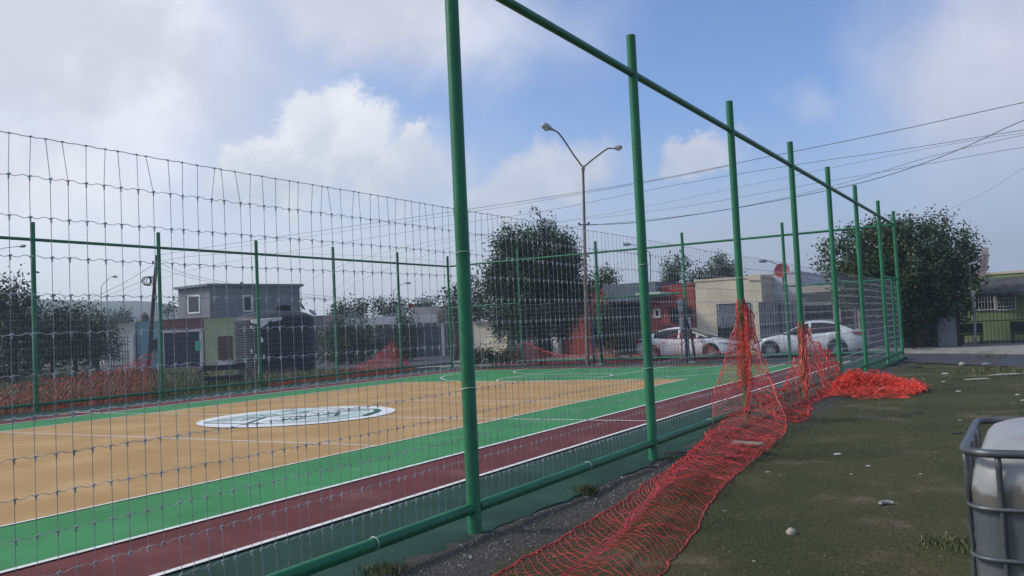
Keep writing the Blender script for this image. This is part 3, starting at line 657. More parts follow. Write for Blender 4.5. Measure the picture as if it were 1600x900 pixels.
# ------------------------------------------------------------------ satellite dishes
M_dred = mat('red_dish', (.30, .02, .03), .5, 0, .1, 5); M_dblue = mat('blue_grey_dish', (.16, .25, .36), .5, 0, .1, 5); M_dgrey = mat('grey_dish', (.12, .12, .13), .5, 0, .1, 5)
def dish(px, py, r, Y, m_, face, label, foot=.5):
    o = at(px, py, Y); d = empty('satellite_dish', o-Vector((0, 0, r+foot)), label, 'satellite dish', 'satellite dishes on the roofs')
    b = MB(); f = Vector(face).normalized()
    b.lathe(o, [(r, .16*r), (r*.98, .18*r), (r*.75, .05*r), (r*.4, -.06*r), (0, -.1*r), (r*.4, -.1*r), (r*.78, .01*r), (r, .16*r)], 22, ax=tuple(f)); wbuild(b, 'reflector', m_, d, smooth=True, auto=50)
    b = MB(); b.tube([o-Vector((0, 0, r+foot)), o-Vector((0, 0, r*.4))-f*.08, o-f*.05], .025, 6); b.tube([o-Vector((0, 0, r*.7)), o+f*r*1.0-Vector((0, 0, .2*r))], .012, 5); wbuild(b, 'arm', M_iron, d)
    b = MB(); b.lathe(o+f*r*1.0-Vector((0, 0, .2*r)), [(0, -.05), (.035, -.05), (.045, .05), (0, .05)], 8, ax=tuple(f)); wbuild(b, 'receiver', M_iron, d)
dish(641, 478, .22, 64.5, M_dred, (.3, -1, .45), 'round red satellite dish on the roof with the white fascia')
dish(1222, 423, .33, 38.5, M_dred, (-.6, -1, .35), 'red satellite dish on the pale grey house roof')
dish(470, 477, .52, 73, M_dgrey, (.8, .3, .5), 'dark satellite dish tilted sideways at the end of the grey block house')
dish(488, 489, .36, 67.5, M_dblue, (.7, -.2, .8), 'pale blue satellite dish tipped skyward beside the water tank')
# ------------------------------------------------------------------ lamps, poles and cables
M_lamp = mat('lamp_head_grey', (.36, .37, .39), .4, .2, .1, 5); M_lens = mat('lamp_lens', (.55, .56, .58), .25, 0, .05, 5)
def lamp_head(par, o, d, s=1.0):
    d = Vector(d).normalized(); b = MB()
    b.lathe(o, [(0, -.05*s), (.05*s, -.05*s), (.07*s, .05*s), (.13*s, .18*s), (.17*s, .34*s), (.165*s, .48*s), (.10*s, .60*s), (0, .64*s)], 16, ax=tuple(d)); hd = wbuild(b, 'lamp_head', M_lamp, par, smooth=True, auto=50)
    b = MB(); b.lathe(o+d*.36*s-Vector((0, 0, .05*s)), [(.15*s, 0), (.14*s, .08*s), (.08*s, .15*s), (0, .17*s)], 16, ax=(0, 0, -1)); wbuild(b, 'lens', M_lens, hd, smooth=True)
YL = 36.6; o = gp(918, 571); o = Vector((at(918, 571, YL).x, YL, -.05))
lm = empty('street_lamp', o, 'tall steel street lamp with two splayed arms and bulbous heads beside the big tree', 'street lamp')
jn = at(911, 262, YL)
b = MB(); b.tube([o, o+(jn-o)*.45, jn], [.085, .07, .05], 14); wbuild(b, 'pole', M_rustpole, lm, smooth=True, auto=50)
b = MB(); b.lathe(jn, [(0, -.13), (.075, -.13), (.08, -.02), (.05, .08), (0, .09)], 12); wbuild(b, 'bracket', M_rustpole, lm)
pA = [jn, at(897, 243, YL), at(880, 217, YL-.1), at(872, 207, YL-.15), at(865, 203, YL-.2)]; pB = [jn, at(925, 250, YL), at(942, 237, YL), at(950, 232, YL), at(956, 231.5, YL)]
for q, hdp in ((pA, (-.95, -.2, .42)), (pB, (1, -.1, .02))):
    b = MB(); b.tube(q, .034, 8); wbuild(b, 'arm', M_rustpole, lm, smooth=True, auto=50); lamp_head(lm, q[-1]+Vector(hdp)*.03, hdp, .86 if q is pA else .66)
clp = at(912.5, 351, YL)
b = MB(); b.box(clp, (.22, 0, 0), (0, .04, 0), (0, 0, .02)); b.lathe(clp+Vector((-.2, 0, 0)), [(0, 0), (.035, .0), (.05, .08), (0, .1)], 8); b.lathe(clp+Vector((.2, 0, 0)), [(0, 0), (.035, .0), (.05, .08), (0, .1)], 8); wbuild(b, 'cable_clamp', M_iron, lm)
def small_lamp(px, pybase, pts, Y, label, r=.05, head=(1, 0, -.1)):
    o = at(px, pybase, Y); o = Vector((o.x, o.y, -.05)); lo = empty('street_lamp', o, label, 'street lamp', 'single arm street lamps beyond the houses')
    q = [at(x, y, Y) for x, y in pts]
    b = MB(); b.tube([o, q[0]], [r*1.2, r*.8], 8); wbuild(b, 'pole', M_rustpole, lo, smooth=True)
    b = MB(); b.tube(q, r*.55, 6); wbuild(b, 'arm', M_rustpole, lo, smooth=True)
    b = MB(); d = Vector(head).normalized(); b.lathe(q[-1], [(0, -.06), (.07, 0), (.13, .2), (.12, .45), (0, .6)], 10, ax=tuple(d)); wbuild(b, 'lamp_head', M_lamp, lo, smooth=True)
small_lamp(158, 540, [(158, 449), (162, 443), (172, 434), (175, 432)], 88, 'thin single arm street lamp over the bushy trees at far left')
small_lamp(615, 530, [(615, 454), (620, 450), (630, 443), (633, 442)], 84, 'thin street lamp rising behind the white fascia house')
small_lamp(1016, 520, [(1016, 396), (1010, 391), (996, 384), (985, 382)], 62, 'thin street lamp behind the red house, its arm pointing left', head=(-1, 0, .1))
small_lamp(1226, 520, [(1226, 424), (1218, 415), (1205, 409), (1198, 408)], 60, 'thin street lamp behind the pale grey house, beside the red dish', head=(-1, 0, .1))
small_lamp(-30, 560, [(-30, 400), (-10, 392), (10, 387), (30, 385)], 70, 'street lamp at the left picture edge with its arm reaching in', head=(1, 0, .05))
o = at(231, 560, 62); o.z = -.05
up_ = empty('utility_pole', o, 'leaning dark utility pole with a coil of cable, in front of the teal house', 'utility pole')
tp = at(245, 399, 60)
b = MB(); b.tube([o, tp], [.16, .11], 12); wbuild(b, 'pole', mat('dark_wood_pole', (.05, .045, .042), .9, 0, .2, 4), up_, smooth=True, auto=50)
b = MB(); cc = at(230, 439, 61)
for k in range(5):
    b.tube([cc+Vector((.30*math.cos(a)*(1-.05*k)+.1*math.sin(k*2), .1*k-.2, .28*math.sin(a)*(1+.04*k))) for a in np.linspace(0, 6.3, 22)], .028, 5)
b.tube([cc+Vector((.2, 0, .2)), at(240, 432, 61)], .03, 5); wbuild(b, 'cable_coil', M_iron, up_)
b = MB(); b.tube([at(238, 412, 60), at(251, 409, 60)], .05, 6); b.lathe(at(239, 412, 60), [(0, 0), (.07, 0), (.07, .15), (0, .2)], 8); b.lathe(at(250, 409, 60), [(0, 0), (.07, 0), (.07, .15), (0, .2)], 8); wbuild(b, 'crossarm', M_iron, up_)
M_cab = mat('black_cable', (.03, .03, .035), .7)
def cable(pts, r, label, group=None, name='overhead_cable'):
    q = [at(*p) for p in pts]; out = []
    for i in range(len(q)-1):
        p0 = q[max(i-1, 0)]; p1, p2 = q[i], q[i+1]; p3 = q[min(i+2, len(q)-1)]
        for k in range(8):
            t = k/8; out.append(.5*((2*p1)+(p2-p0)*t+(2*p0-5*p1+4*p2-p3)*t*t+(3*p1-p0-3*p2+p3)*t**3))
    out.append(q[-1]); b = MB(); b.tube(out, r*.62, 5, cap=False)
    tag(wbuild(b, name, M_cab, base=out[0]), label, 'cable', group)
cable([(1720, 138, 26), (1600, 160, 30), (1400, 204, 36), (1200, 245, 42), (1000, 285, 49), (745, 325, 58), (560, 352, 66), (400, 375, 74), (250, 398, 82)], .022, 'topmost single cable sloping across the whole sky', 'overhead cables')
cable([(1140, 259, 42), (1000, 287, 47), (745, 330, 56), (560, 358, 64), (410, 380, 72), (300, 396, 80)], .014, 'thin cable just under the topmost one, left of the third near post', 'overhead cables')
cable([(1720, 188, 26), (1600, 203, 30), (1420, 232, 34), (1240, 258, 40), (1040, 292, 47), (850, 330, 55), (700, 352, 62), (500, 385, 72), (330, 415, 84), (240, 440, 92), (150, 480, 100)], .016, 'second highest long cable over the street', 'overhead cables')
cable([(1720, 150, 24), (1600, 188, 28), (1500, 233, 31), (1400, 270, 33), (1300, 296, 35), (1150, 325, 37), (1000, 347, 38), (914, 351, 36.6)], .022, 'thick sagging cable ending at the two arm street lamp', 'overhead cables')
cable([(1720, 196, 25), (1600, 211, 29), (1450, 246, 32), (1340, 280, 34), (1230, 308, 36), (1100, 333, 39), (914, 353, 36.6), (800, 362, 48), (660, 380, 60), (520, 420, 74), (460, 455, 82), (440, 475, 84)], .012, 'thin cable hanging just below the thick one and passing the lamp pole', 'overhead cables')
cable([(1720, 218, 28), (1600, 230, 32), (1450, 256, 36), (1300, 282, 41), (1100, 318, 48), (980, 335, 54), (850, 352, 60), (700, 388, 70), (560, 440, 80), (520, 480, 84)], .013, 'lower thin cable parallel to the street', 'overhead cables')
cable([(1720, 205, 30), (1600, 208, 33), (1460, 230, 37), (1300, 262, 42), (1120, 300, 50), (960, 332, 58), (760, 366, 68), (600, 405, 78), (500, 470, 84)], .011, 'faint cable in the middle of the right hand bundle', 'overhead cables')
cable([(1720, 190, 33), (1600, 262, 38), (1540, 300, 42), (1480, 330, 46), (1440, 362, 47)], .009, 'faint cable dropping towards the right hand tree', 'overhead cables')
cable([(240, 414, 60), (180, 449, 66), (115, 476, 74), (60, 492, 82)], .024, 'upper cable going left from the leaning pole', 'cables at the leaning pole')
cable([(240, 431, 60), (180, 457, 66), (118, 482, 74), (60, 500, 82)], .02, 'lower cable going left from the leaning pole', 'cables at the leaning pole')
cable([(250, 411, 60), (300, 430, 64), (400, 450, 72), (500, 462, 80), (600, 470, 90)], .02, 'upper cable going right from the leaning pole above the grey block house', 'cables at the leaning pole')
cable([(250, 420, 60), (320, 439, 64), (420, 455, 72), (540, 472, 82)], .018, 'lower cable going right from the leaning pole', 'cables at the leaning pole')
cable([(250, 408, 60), (330, 398, 64), (460, 396, 72), (640, 404, 84), (780, 420, 95)], .014, 'faint nearly level cable from the leaning pole to the right', 'cables at the leaning pole')
# ------------------------------------------------------------------ street signs
M_sgw = mat('sign_white', (.5, .5, .52), .5, 0, .06, 5); M_sgb = mat('sign_dark_print', (.03, .03, .035), .6); M_sgp = mat('sign_cream', (.52, .43, .36), .5, 0, .06, 5); M_sgr = mat('sign_red_brown', (.22, .05, .04), .6)
YS = 36.2; so_ = at(1524, 549, YS); so_.z = .04
sg = empty('street_sign', so_, 'bent grey street name post with cream ENCINO plate turned on end', 'street sign')
b = MB(); pts = [so_, at(1523.5, 500, YS), at(1520.5, 462, YS), at(1517, 446, YS), at(1515, 425, YS), at(1515, 412, YS), at(1519, 409, YS), at(1526, 409, YS), at(1533, 407, YS)]; b.tube(pts, [.055, .055, .05, .04, .035, .03, .028, .025, .02], 10); wbuild(b, 'pole', M_galv, sg, smooth=True, auto=50)
b = MB(); q = [at(1514, 411.5, YS-.05), at(1528, 408, YS-.05), at(1528, 410.5, YS-.05), at(1515, 414, YS-.05)]; b.add(q+[p+Vector((0, .12, .01)) for p in q], [(3, 2, 1, 0), (4, 5, 6, 7), (0, 1, 5, 4), (1, 2, 6, 5), (2, 3, 7, 6), (3, 0, 4, 7)]); wbuild(b, 'bent_plate', M_sgw, sg)
b = MB(); q = [(1516.5, 457), (1518, 452), (1519.5, 452), (1523.5, 457), (1520, 463), (1518.5, 463)]; q = [at(x, y, YS-.08) for x, y in q]; b.poly(q); b.add(q+[p+Vector((0, .02, 0)) for p in q], [(i, (i+1) % 6, 6+(i+1) % 6, 6+i) for i in range(6)]); wbuild(b, 'arrow_plate', M_sgw, sg)
YB = YS+.02
def plate_strip(off, w0, w1, y0, y1, m_, name, n=14, dy=0.0):
    b = MB(); V = []
    for i in range(n+1):
        t = y0+(y1-y0)*i/n; cx = 1538.6 - 6.0*t*t + (.3 if t < .1 else 0); py = 386.5+46.5*t
        bow = .10*math.sin(math.pi*t)*.6 + .05*t
        for w_ in (w0, w1): p = at(cx+w_, py+w_*.12, YB); V.append(p+Vector((0, -bow-off, 0)))
    F_ = [(2*i, 2*i+1, 2*i+3, 2*i+2) for i in range(n)]; m2 = len(V); V2 = [p+Vector((0, .012, 0)) for p in V] if off == 0 else []
    b.add(V+V2, F_+([(m2+2*i+2, m2+2*i+3, m2+2*i+1, m2+2*i) for i in range(n)]+[(2*i, 2*i+2, m2+2*i+2, m2+2*i) for i in range(n)]+[(2*i+3, 2*i+1, m2+2*i+1, m2+2*i+3) for i in range(n)] if V2 else []))
    return b
plb = plate_strip(0, -5.4, 5.4, 0, 1, M_sgr, 'name_plate'); pl = wbuild(plb, 'name_plate', M_sgr, sg); wbuild(plate_strip(.006, -4.7, 4.7, .015, .985, M_sgp, 'face'), 'face', M_sgp, pl)
cu = bpy.data.curves.new('lettering', 'FONT'); cu.body = 'ENCINO'; cu.size = 1.0; cu.align_x = 'CENTER'; cu.align_y = 'CENTER'; cu.space_character = 1.02
to = bpy.data.objects.new('tmp_text', cu); COL.objects.link(to); bpy.context.view_layer.update()
me = bpy.data.meshes.new_from_object(to.evaluated_get(bpy.context.evaluated_depsgraph_get())); bpy.data.objects.remove(to)
xs_ = [v.co.x for v in me.vertices]; ys_ = [v.co.y for v in me.vertices]; xw = max(xs_)-min(xs_); yh = max(ys_)-min(ys_)
off = pl.parent.location
for v in me.vertices:                        # letters run down the plate and follow its bow
    t = .235 + (v.co.x-min(xs_))/xw*.56; wv = ((v.co.y-min(ys_))/yh-.5)*5.6
    cx = 1538.2 - 6.0*t*t; py = 386.5+46.5*t; p = at(cx+wv, py+wv*.12, YB); bow = .10*math.sin(math.pi*t)*.6+.05*t
    v.co = p+Vector((0, -bow-.012, 0))-off
me.materials.clear(); me.materials.append(M_sgb); lo = bpy.data.objects.new('lettering', me); COL.objects.link(lo); lo.parent = pl
# no parking sign at the far kerb
YN = 37.6; o = at(1066, 560, YN); o.z = .04
ns = empty('parking_sign', o, 'white no parking sign with a small plate below it behind the white car', 'road sign')
b = MB(); b.tube([o, at(1062, 466, YN)], .03, 8); wbuild(b, 'pole', M_galv, ns)
b = MB(); q = at(1064, 477, YN-.06); b.box(q, (.13, 0, 0), (0, .008, 0), (0, 0, .25)); s1 = wbuild(b, 'sign_plate', M_sgw, ns)
b = MB(); b.lathe(q+Vector((0, -.012, .06)), [(.075, 0), (.10, 0), (.10, .004), (.075, .004), (.075, 0)], 20, ax=(0, -1, 0)); b.box(q+Vector((0, -.013, .06)), (.065, 0, .065), (0, .002, 0), (.01, 0, -.01)); b.box(q+Vector((-.01, -.013, .06)), (.012, 0, 0), (0, .0015, 0), (0, 0, .055)); b.box(q+Vector((0, -.0125, -.17)), (.1, 0, 0), (0, .002, 0), (0, 0, .02)); wbuild(b, 'symbol', M_sgb, s1)
b = MB(); q = at(1070.5, 505, YN-.06); b.box(q, (.24, 0, 0), (0, .008, 0), (0, 0, .25)); s2 = wbuild(b, 'sign_plate', M_sgw, ns)
b = MB(); 
for dz, ww in ((.14, .17), (.05, .12), (-.04, .18), (-.14, .14)): b.box(q+Vector((0, -.012, dz)), (ww, 0, 0), (0, .002, 0), (0, 0, .018))
wbuild(b, 'symbol', M_sgb, s2)
# far hill
hl = MB(); V = []; n = 40
for i in range(n+1):
    f = i/n; a = R(-52+46*f); rr = 540; hh = 36*math.sin(math.pi*f)**1.2*(.75+.25*vn(i*.35, 2)) + .5
    for dr, hz in ((0, -3), (40, hh*.6), (80, hh), (120, hh*.8)): V.append((math.sin(a)*(rr+dr), math.cos(a)*(rr+dr), hz))
hl.add(V, [(4*i+j, 4*i+4+j, 4*i+5+j, 4*i+1+j) for i in range(n) for j in range(3)])
hl.build('hills', mat('hill_scrub', (.07, .09, .06), .95, 0, .15, .02), kind='structure', smooth=True)
# ------------------------------------------------------------------ trees and shrubs
def leafmat(name, c1, c2):
    m_ = mat(name, c1, .55, 0, .2, 1.3, col2=c2, spec=.3)
    b = [q for q in m_.node_tree.nodes if q.type == 'BSDF_PRINCIPLED'][0]; b.inputs['Subsurface Weight'].default_value = 0
    return m_
L_dark = leafmat('dark_leaf', (.050, .085, .042), (.024, .048, .030)); L_mid = leafmat('mid_leaf', (.060, .105, .032), (.026, .055, .022)); L_ol = leafmat('olive_leaf', (.085, .115, .055), (.04, .062, .03)); L_yel = leafmat('sunlit_leaf', (.12, .15, .045), (.06, .09, .03))
def leaves(name, pts, nrm, size, mats, parent, weights=None, long=1.7, seed=0, grp=None):
    """many leaf-shaped quads; pts (n,3) around the thing's base"""
    rg = np.random.default_rng(seed); n = len(pts)
    d1 = rg.normal(size=(n, 3)); d1[:, 2] = d1[:, 2]*.7-.15; d1 /= np.linalg.norm(d1, axis=1)[:, None]
    d2 = np.cross(d1, rg.normal(size=(n, 3))); d2 /= np.linalg.norm(d2, axis=1)[:, None]
    s = size*(.6+.8*rg.random(n))[:, None]
    a = pts; c = pts + d1*s*long; mid = pts + d1*s*long*.5
    V = np.stack([a, mid+d2*s*.5, c, mid-d2*s*.5], 1).reshape(-1, 3)
    me = bpy.data.meshes.new(name); me.vertices.add(4*n); me.vertices.foreach_set('co', V.ravel())
    me.loops.add(4*n); me.loops.foreach_set('vertex_index', np.arange(4*n)); me.polygons.add(n); me.polygons.foreach_set('loop_start', np.arange(n)*4); me.polygons.foreach_set('loop_total', np.full(n, 4))
    for q in mats: me.materials.append(q)
    mi = rg.choice(len(mats), n, p=weights)
    if grp is not None:                                        # most leaves of one spray share their tone
        gm = rg.choice(len(mats), int(grp.max())+1, p=weights); mi = np.where(rg.random(n) < .72, gm[grp], mi)
    me.polygons.foreach_set('material_index', mi); me.update()
    o = bpy.data.objects.new(name, me); COL.objects.link(o); o.parent = parent; return o
def tree(base, label, height, clumps, leaf, n, mats, weights, trunk_r=.15, seed=0, limbs=None, name='tree', cat='tree', group=None, fork=.35, leafname='crown', bare=0, long=1.7):
    """clumps: (x, y, z, rx, ry, rz, density) around the base"""
    rg = np.random.default_rng(seed); t = empty(name, base, label, cat, group)
    tot = sum(c[6]*c[3]*c[4]*c[5] for c in clumps); P_ = []; G_ = []; gi = 0
    for (x, y, z, rx, ry, rz, de) in clumps:
        k = int(n*de*rx*ry*rz/tot)
        ns = max(6, k//46)                                     # sprays of leaves on the surface and in the volume
        dirs = rg.normal(size=(ns, 3)); dirs /= np.linalg.norm(dirs, axis=1)[:, None]
        rad = (.45+.6*rg.random(ns)**.6)[:, None]*(1+.2*rg.normal(size=(ns, 1)))
        cen = np.array([x, y, z]) + dirs*rad*np.array([rx, ry, rz])
        per = k//ns; q = np.repeat(cen, per, 0); sp = leaf*3.4
        off = rg.normal(size=(len(q), 3))*np.array([sp, sp, sp*1.25])*.62
        off += np.repeat(dirs*sp*1.0, per, 0)*rg.random((len(q), 1))*1.3
        P_.append(q+off); G_.append(np.repeat(np.arange(ns)+gi, per)); gi += ns
    pts = np.concatenate(P_); gr = np.concatenate(G_); ok = pts[:, 2] > .05
    leaves(leafname, pts[ok], None, leaf, mats, t, weights, seed=seed, long=long, grp=gr[ok])
    b = MB(); rr = random.Random(seed)
    fk = height*fork
    b.tube([(0, 0, -.1), (.04*height*rr.uniform(-.3, .3), .03*rr.random(), fk*.5), (rr.uniform(-.05, .05), 0, fk)], [trunk_r*1.25, trunk_r, trunk_r*.85], 10)
    for (x, y, z, rx, ry, rz, de) in clumps:
        e0 = Vector((0, 0, fk*rr.uniform(.75, 1))); e2 = Vector((x, y, z)); e1 = e0.lerp(e2, .5)+Vector((rr.uniform(-.2, .2), rr.uniform(-.2, .2), .12*height*rr.random()))
        b.tube([e0, e1, e2], [trunk_r*.55, trunk_r*.33, trunk_r*.12], 6)
        for k in range(5):
            d = Vector((rr.gauss(0, 1), rr.gauss(0, 1), rr.gauss(.3, .8))).normalized(); b.tube([e1.lerp(e2, rr.random()), e2+Vector((d.x*rx, d.y*ry, d.z*rz))*.8], [trunk_r*.14, trunk_r*.04], 4)
    for k in range(bare):
        c_ = rr.choice(clumps); e2 = Vector(c_[:3]); d = Vector((rr.gauss(0, .6), rr.gauss(0, .6), 1)).normalized(); q2 = e2+Vector((d.x*c_[3], d.y*c_[4], d.z*c_[5]))*rr.uniform(1.1, 1.5); b.tube([e2, e2.lerp(q2, .6)+Vector((.1, 0, 0)), q2], [.02, .014, .005], 4)
    b.build('trunk', M_trunk, t, smooth=True); return t
def pxclumps(base, Y, lst):
    """clumps given where they show, at real depth Y (+dy)"""
    out = []
    for (px, py, rx, rz, dy, de) in lst:
        q = at(px, py, Y+dy)-base; s = (Y+dy)/FPX; out.append((q.x, q.y, q.z, rx*s, max(rx, rz)*s*.8, rz*s, de))
    return out
# big dark tree by the street lamp
Yt = 40.5; bs_ = at(846, 556, Yt); bs_.z = 0
tree(bs_, 'big dense dark leaved tree beside the two armed street lamp', 7, pxclumps(bs_, Yt, [(800, 395, 26, 34, 0, 1), (838, 372, 22, 22, .4, .9), (862, 385, 20, 30, -.3, .9), (885, 402, 18, 26, .3, .8), (838, 430, 56, 42, 0, 1.1), (790, 440, 28, 36, .3, .9), (885, 455, 30, 38, 0, 1), (842, 480, 54, 34, -.3, 1.1), (782, 478, 24, 26, .4, .7),
     (800, 365, 9, 14, 0, .7), (850, 360, 8, 12, 0, .7), (876, 372, 9, 12, .1, .6), (903, 408, 12, 16, 0, .5), (766, 425, 12, 12, .2, .3), (815, 505, 44, 20, .2, .9), (862, 500, 34, 20, .2, .8)]), .074, 62000, [L_dark, L_mid, L_ol], [.62, .25, .13], .2, 11, fork=.3)
# right hand tree
Yr = 37.5; bs_ = at(1442, 545, Yr); bs_.z = 0
tree(bs_, 'broad spreading green tree at the right, behind the fence corner', 6.5, pxclumps(bs_, Yr, [(1335, 405, 34, 34, 0, .8), (1310, 395, 22, 20, .5, .55), (1385, 385, 40, 34, .2, 1), (1440, 385, 36, 36, -.3, 1), (1488, 400, 34, 34, 0, .9), (1380, 435, 60, 40, 0, 1.1), (1450, 440, 52, 42, -.2, 1.1), (1500, 440, 24, 34, 0, .7), (1420, 360, 22, 16, 0, .7), (1475, 362, 18, 18, 0, .6), (1510, 380, 14, 16, .2, .45),
     (1300, 425, 20, 20, .4, .5), (1435, 478, 46, 22, .3, .9), (1345, 372, 18, 14, .2, .5), (1395, 355, 12, 10, 0, .4), (1480, 342, 9, 9, 0, .35), (1285, 400, 12, 12, .2, .3), (1345, 455, 30, 22, 0, .5), (1405, 480, 40, 20, .4, .9), (1432, 505, 34, 20, .6, .7), (1475, 490, 30, 22, .3, .7)]), .075, 62000, [L_mid, L_dark, L_yel], [.42, .38, .20], .2, 12, fork=.3)
# feathery trees behind the cream house
Yf = 56; bs_ = at(1060, 540, Yf); bs_.z = 0
tree(bs_, 'thin feathery tree showing over the red house roof', 7, pxclumps(bs_, Yf, [(1045, 425, 9, 12, 0, .5), (1062, 415, 9, 10, 0, .5), (1055, 440, 14, 10, 0, .6), (1080, 445, 10, 9, 0, .4), (1035, 440, 7, 7, 0, .35)]), .09, 2600, [L_ol, L_mid], [.7, .3], .1, 13, bare=14, fork=.5)
bs_ = at(1122, 540, Yf); bs_.z = 0
tree(bs_, 'loose olive tree showing over the cream house parapet', 7, pxclumps(bs_, Yf, [(1100, 430, 11, 9, 0, .5), (1122, 418, 14, 12, 0, .7), (1140, 425, 11, 10, 0, .6), (1090, 440, 9, 9, 0, .4), (1120, 436, 24, 8, 0, .7), (1126, 404, 6, 6, 0, .4), (1150, 432, 9, 6, 0, .4)]), .09, 4200, [L_ol, L_mid], [.7, .3], .1, 14, bare=10, fork=.5)
Yg = 52; bs_ = at(712, 545, Yg); bs_.z = 0
tree(bs_, 'light leaved tree behind the first near post, left of the big dark tree', 6, pxclumps(bs_, Yg, [(708, 470, 12, 14, 0, .6), (722, 462, 10, 14, 0, .6), (740, 455, 12, 16, 0, .7), (725, 490, 24, 14, 0, .8), (750, 480, 16, 16, 0, .7)]), .10, 4200, [L_ol, L_mid, L_dark], [.5, .3, .2], .12, 15, bare=6)
bs_ = at(950, 540, 50); bs_.z = 0
tree(bs_, 'small leafy tree top showing above the red house beside the lamp', 5, pxclumps(bs_, 50, [(937, 440, 9, 7, 0, .6), (948, 436, 6, 9, 0, .6), (925, 446, 8, 5, 0, .5), (958, 446, 6, 5, 0, .5)]), .09, 1500, [L_mid, L_ol], [.6, .4], .08, 16)
# row of far tree tops over the white fascia roof
for i, (px, py, rx, rz, lab) in enumerate(((556, 482, 15, 7, 'leftmost far tree top over the white fascia roof'), (590, 480, 18, 7, 'middle far tree top over the white fascia roof'), (628, 480, 20, 9, 'far tree top just left of the round red dish'), (530, 486, 9, 5, 'small far tree top above the dark grey house'), (665, 478, 12, 4, 'far tree top just right of the round red dish'))):
    bs_ = at(px, 535, 78); bs_.z = 0
    tree(bs_, lab, 5, pxclumps(bs_, 78, [(px-rx*.5, py+2, rx*.6, rz, 0, .7), (px+rx*.4, py, rx*.6, rz*1.1, 0, .7), (px, py+6, rx, rz*.8, 0, .9)]), .13, 900, [L_dark, L_mid, L_ol], [.5, .3, .2], .1, 20+i, group='far trees over the roofs', bare=5)
bs_ = at(276, 540, 84); bs_.z = 0
tree(bs_, 'sparse far tree between the leaning pole and the grey block house', 5, pxclumps(bs_, 84, [(262, 488, 6, 5, 0, .6), (270, 484, 4, 9, 0, .4)]), .12, 350, [L_dark, L_ol], [.6, .4], .08, 31, bare=6)
# left: spiky tree and the bushy mass
Yl = 47; bs_ = at(24, 575, Yl); bs_.z = 0
tree(bs_, 'spiky dark conifer like tree at the left picture edge', 7, pxclumps(bs_, Yl, [(25, 432, 7, 14, 0, .6), (22, 455, 16, 14, 0, .9), (28, 480, 26, 18, 0, 1), (8, 492, 24, 24, .2, 1), (40, 505, 26, 24, 0, 1), (-18, 480, 22, 30, .3, .9), (14, 530, 34, 26, 0, .9), (20, 562, 40, 26, 0, .9), (44, 462, 10, 10, 0, .5), (-2, 462, 12, 12, .2, .5)]), .10, 9500, [L_dark, L_mid], [.8, .2], .16, 32, bare=12)
for i, (px, py, rx, rz, Y, lab, nn) in enumerate(((82, 505, 30, 32, 50, 'bushy dark tree left of the bushy row, next to the spiky tree', 5200), (118, 510, 30, 34, 52, 'rounded bushy tree in the middle of the far left row', 5200), (152, 515, 26, 30, 54, 'bushy tree just left of the beige house', 4200), (188, 496, 20, 11, 84, 'tree crown above the beige house roof', 2200))):
    bs_ = at(px, 575, Y); bs_.z = 0
    tree(bs_, lab, 4.5, pxclumps(bs_, Y, [(px-rx*.4, py-rz*.25, rx*.6, rz*.55, 0, .9), (px+rx*.4, py-rz*.1, rx*.6, rz*.5, .3, .9), (px, py+rz*.35, rx, rz*.65, -.2, 1), (px, py+rz*1.1, rx*1.05, rz*.6, -.3, 1), (px+3, py-rz*.6, rx*.35, rz*.35, 0, .6)]), .10, nn, [L_dark, L_mid, L_ol], [.55, .3, .15], .12, 40+i, group='bushy trees at far left', bare=5)
# clipped shrubs before the white fascia house
for i, (px, py, rx, rz, lab, nn) in enumerate(((548, 535, 44, 36, 'large dense green shrub in front of the white fascia house', 11000), (632, 532, 20, 30, 'narrower dark shrub right of the large one, behind the orange net peak', 5500))):
    bs_ = at(px, 570, 55); bs_.z = 0
    tree(bs_, lab, 2.8, pxclumps(bs_, 55, [(px-rx*.45, py-4, rx*.55, rz*.85, 0, 1), (px+rx*.4, py-2, rx*.55, rz*.85, 0, 1), (px, py-rz*.3, rx*.6, rz*.6, 0, 1), (px, py+rz*.45, rx*.9, rz*.5, 0, 1)]), .085, nn, [L_mid, L_dark], [.5, .5], .08, 50+i, name='shrub', cat='shrub', leafname='foliage')
bs_ = at(985, 556, 39); bs_.z = 0
tree(bs_, 'climbing green shrub on the red house front between lamp and second near post', 2.6, pxclumps(bs_, 39, [(945, 505, 12, 24, 0, .8), (935, 480, 8, 12, 0, .6), (953, 535, 14, 16, 0, .8)]), .075, 3200, [L_mid, L_dark], [.6, .4], .05, 53, name='shrub', cat='shrub', leafname='foliage')
bs_ = at(770, 561, 38.5); bs_.z = 0
tree(bs_, 'low dark hedge at the kerb under the cream box trailer', .6, pxclumps(bs_, 38.5, [(752, 556, 16, 5, 0, 1), (778, 556, 16, 5, 0, 1), (800, 556, 12, 4, 0, 1)]), .05, 2600, [L_mid, L_dark], [.6, .4], .02, 54, name='hedge', cat='hedge', leafname='foliage')
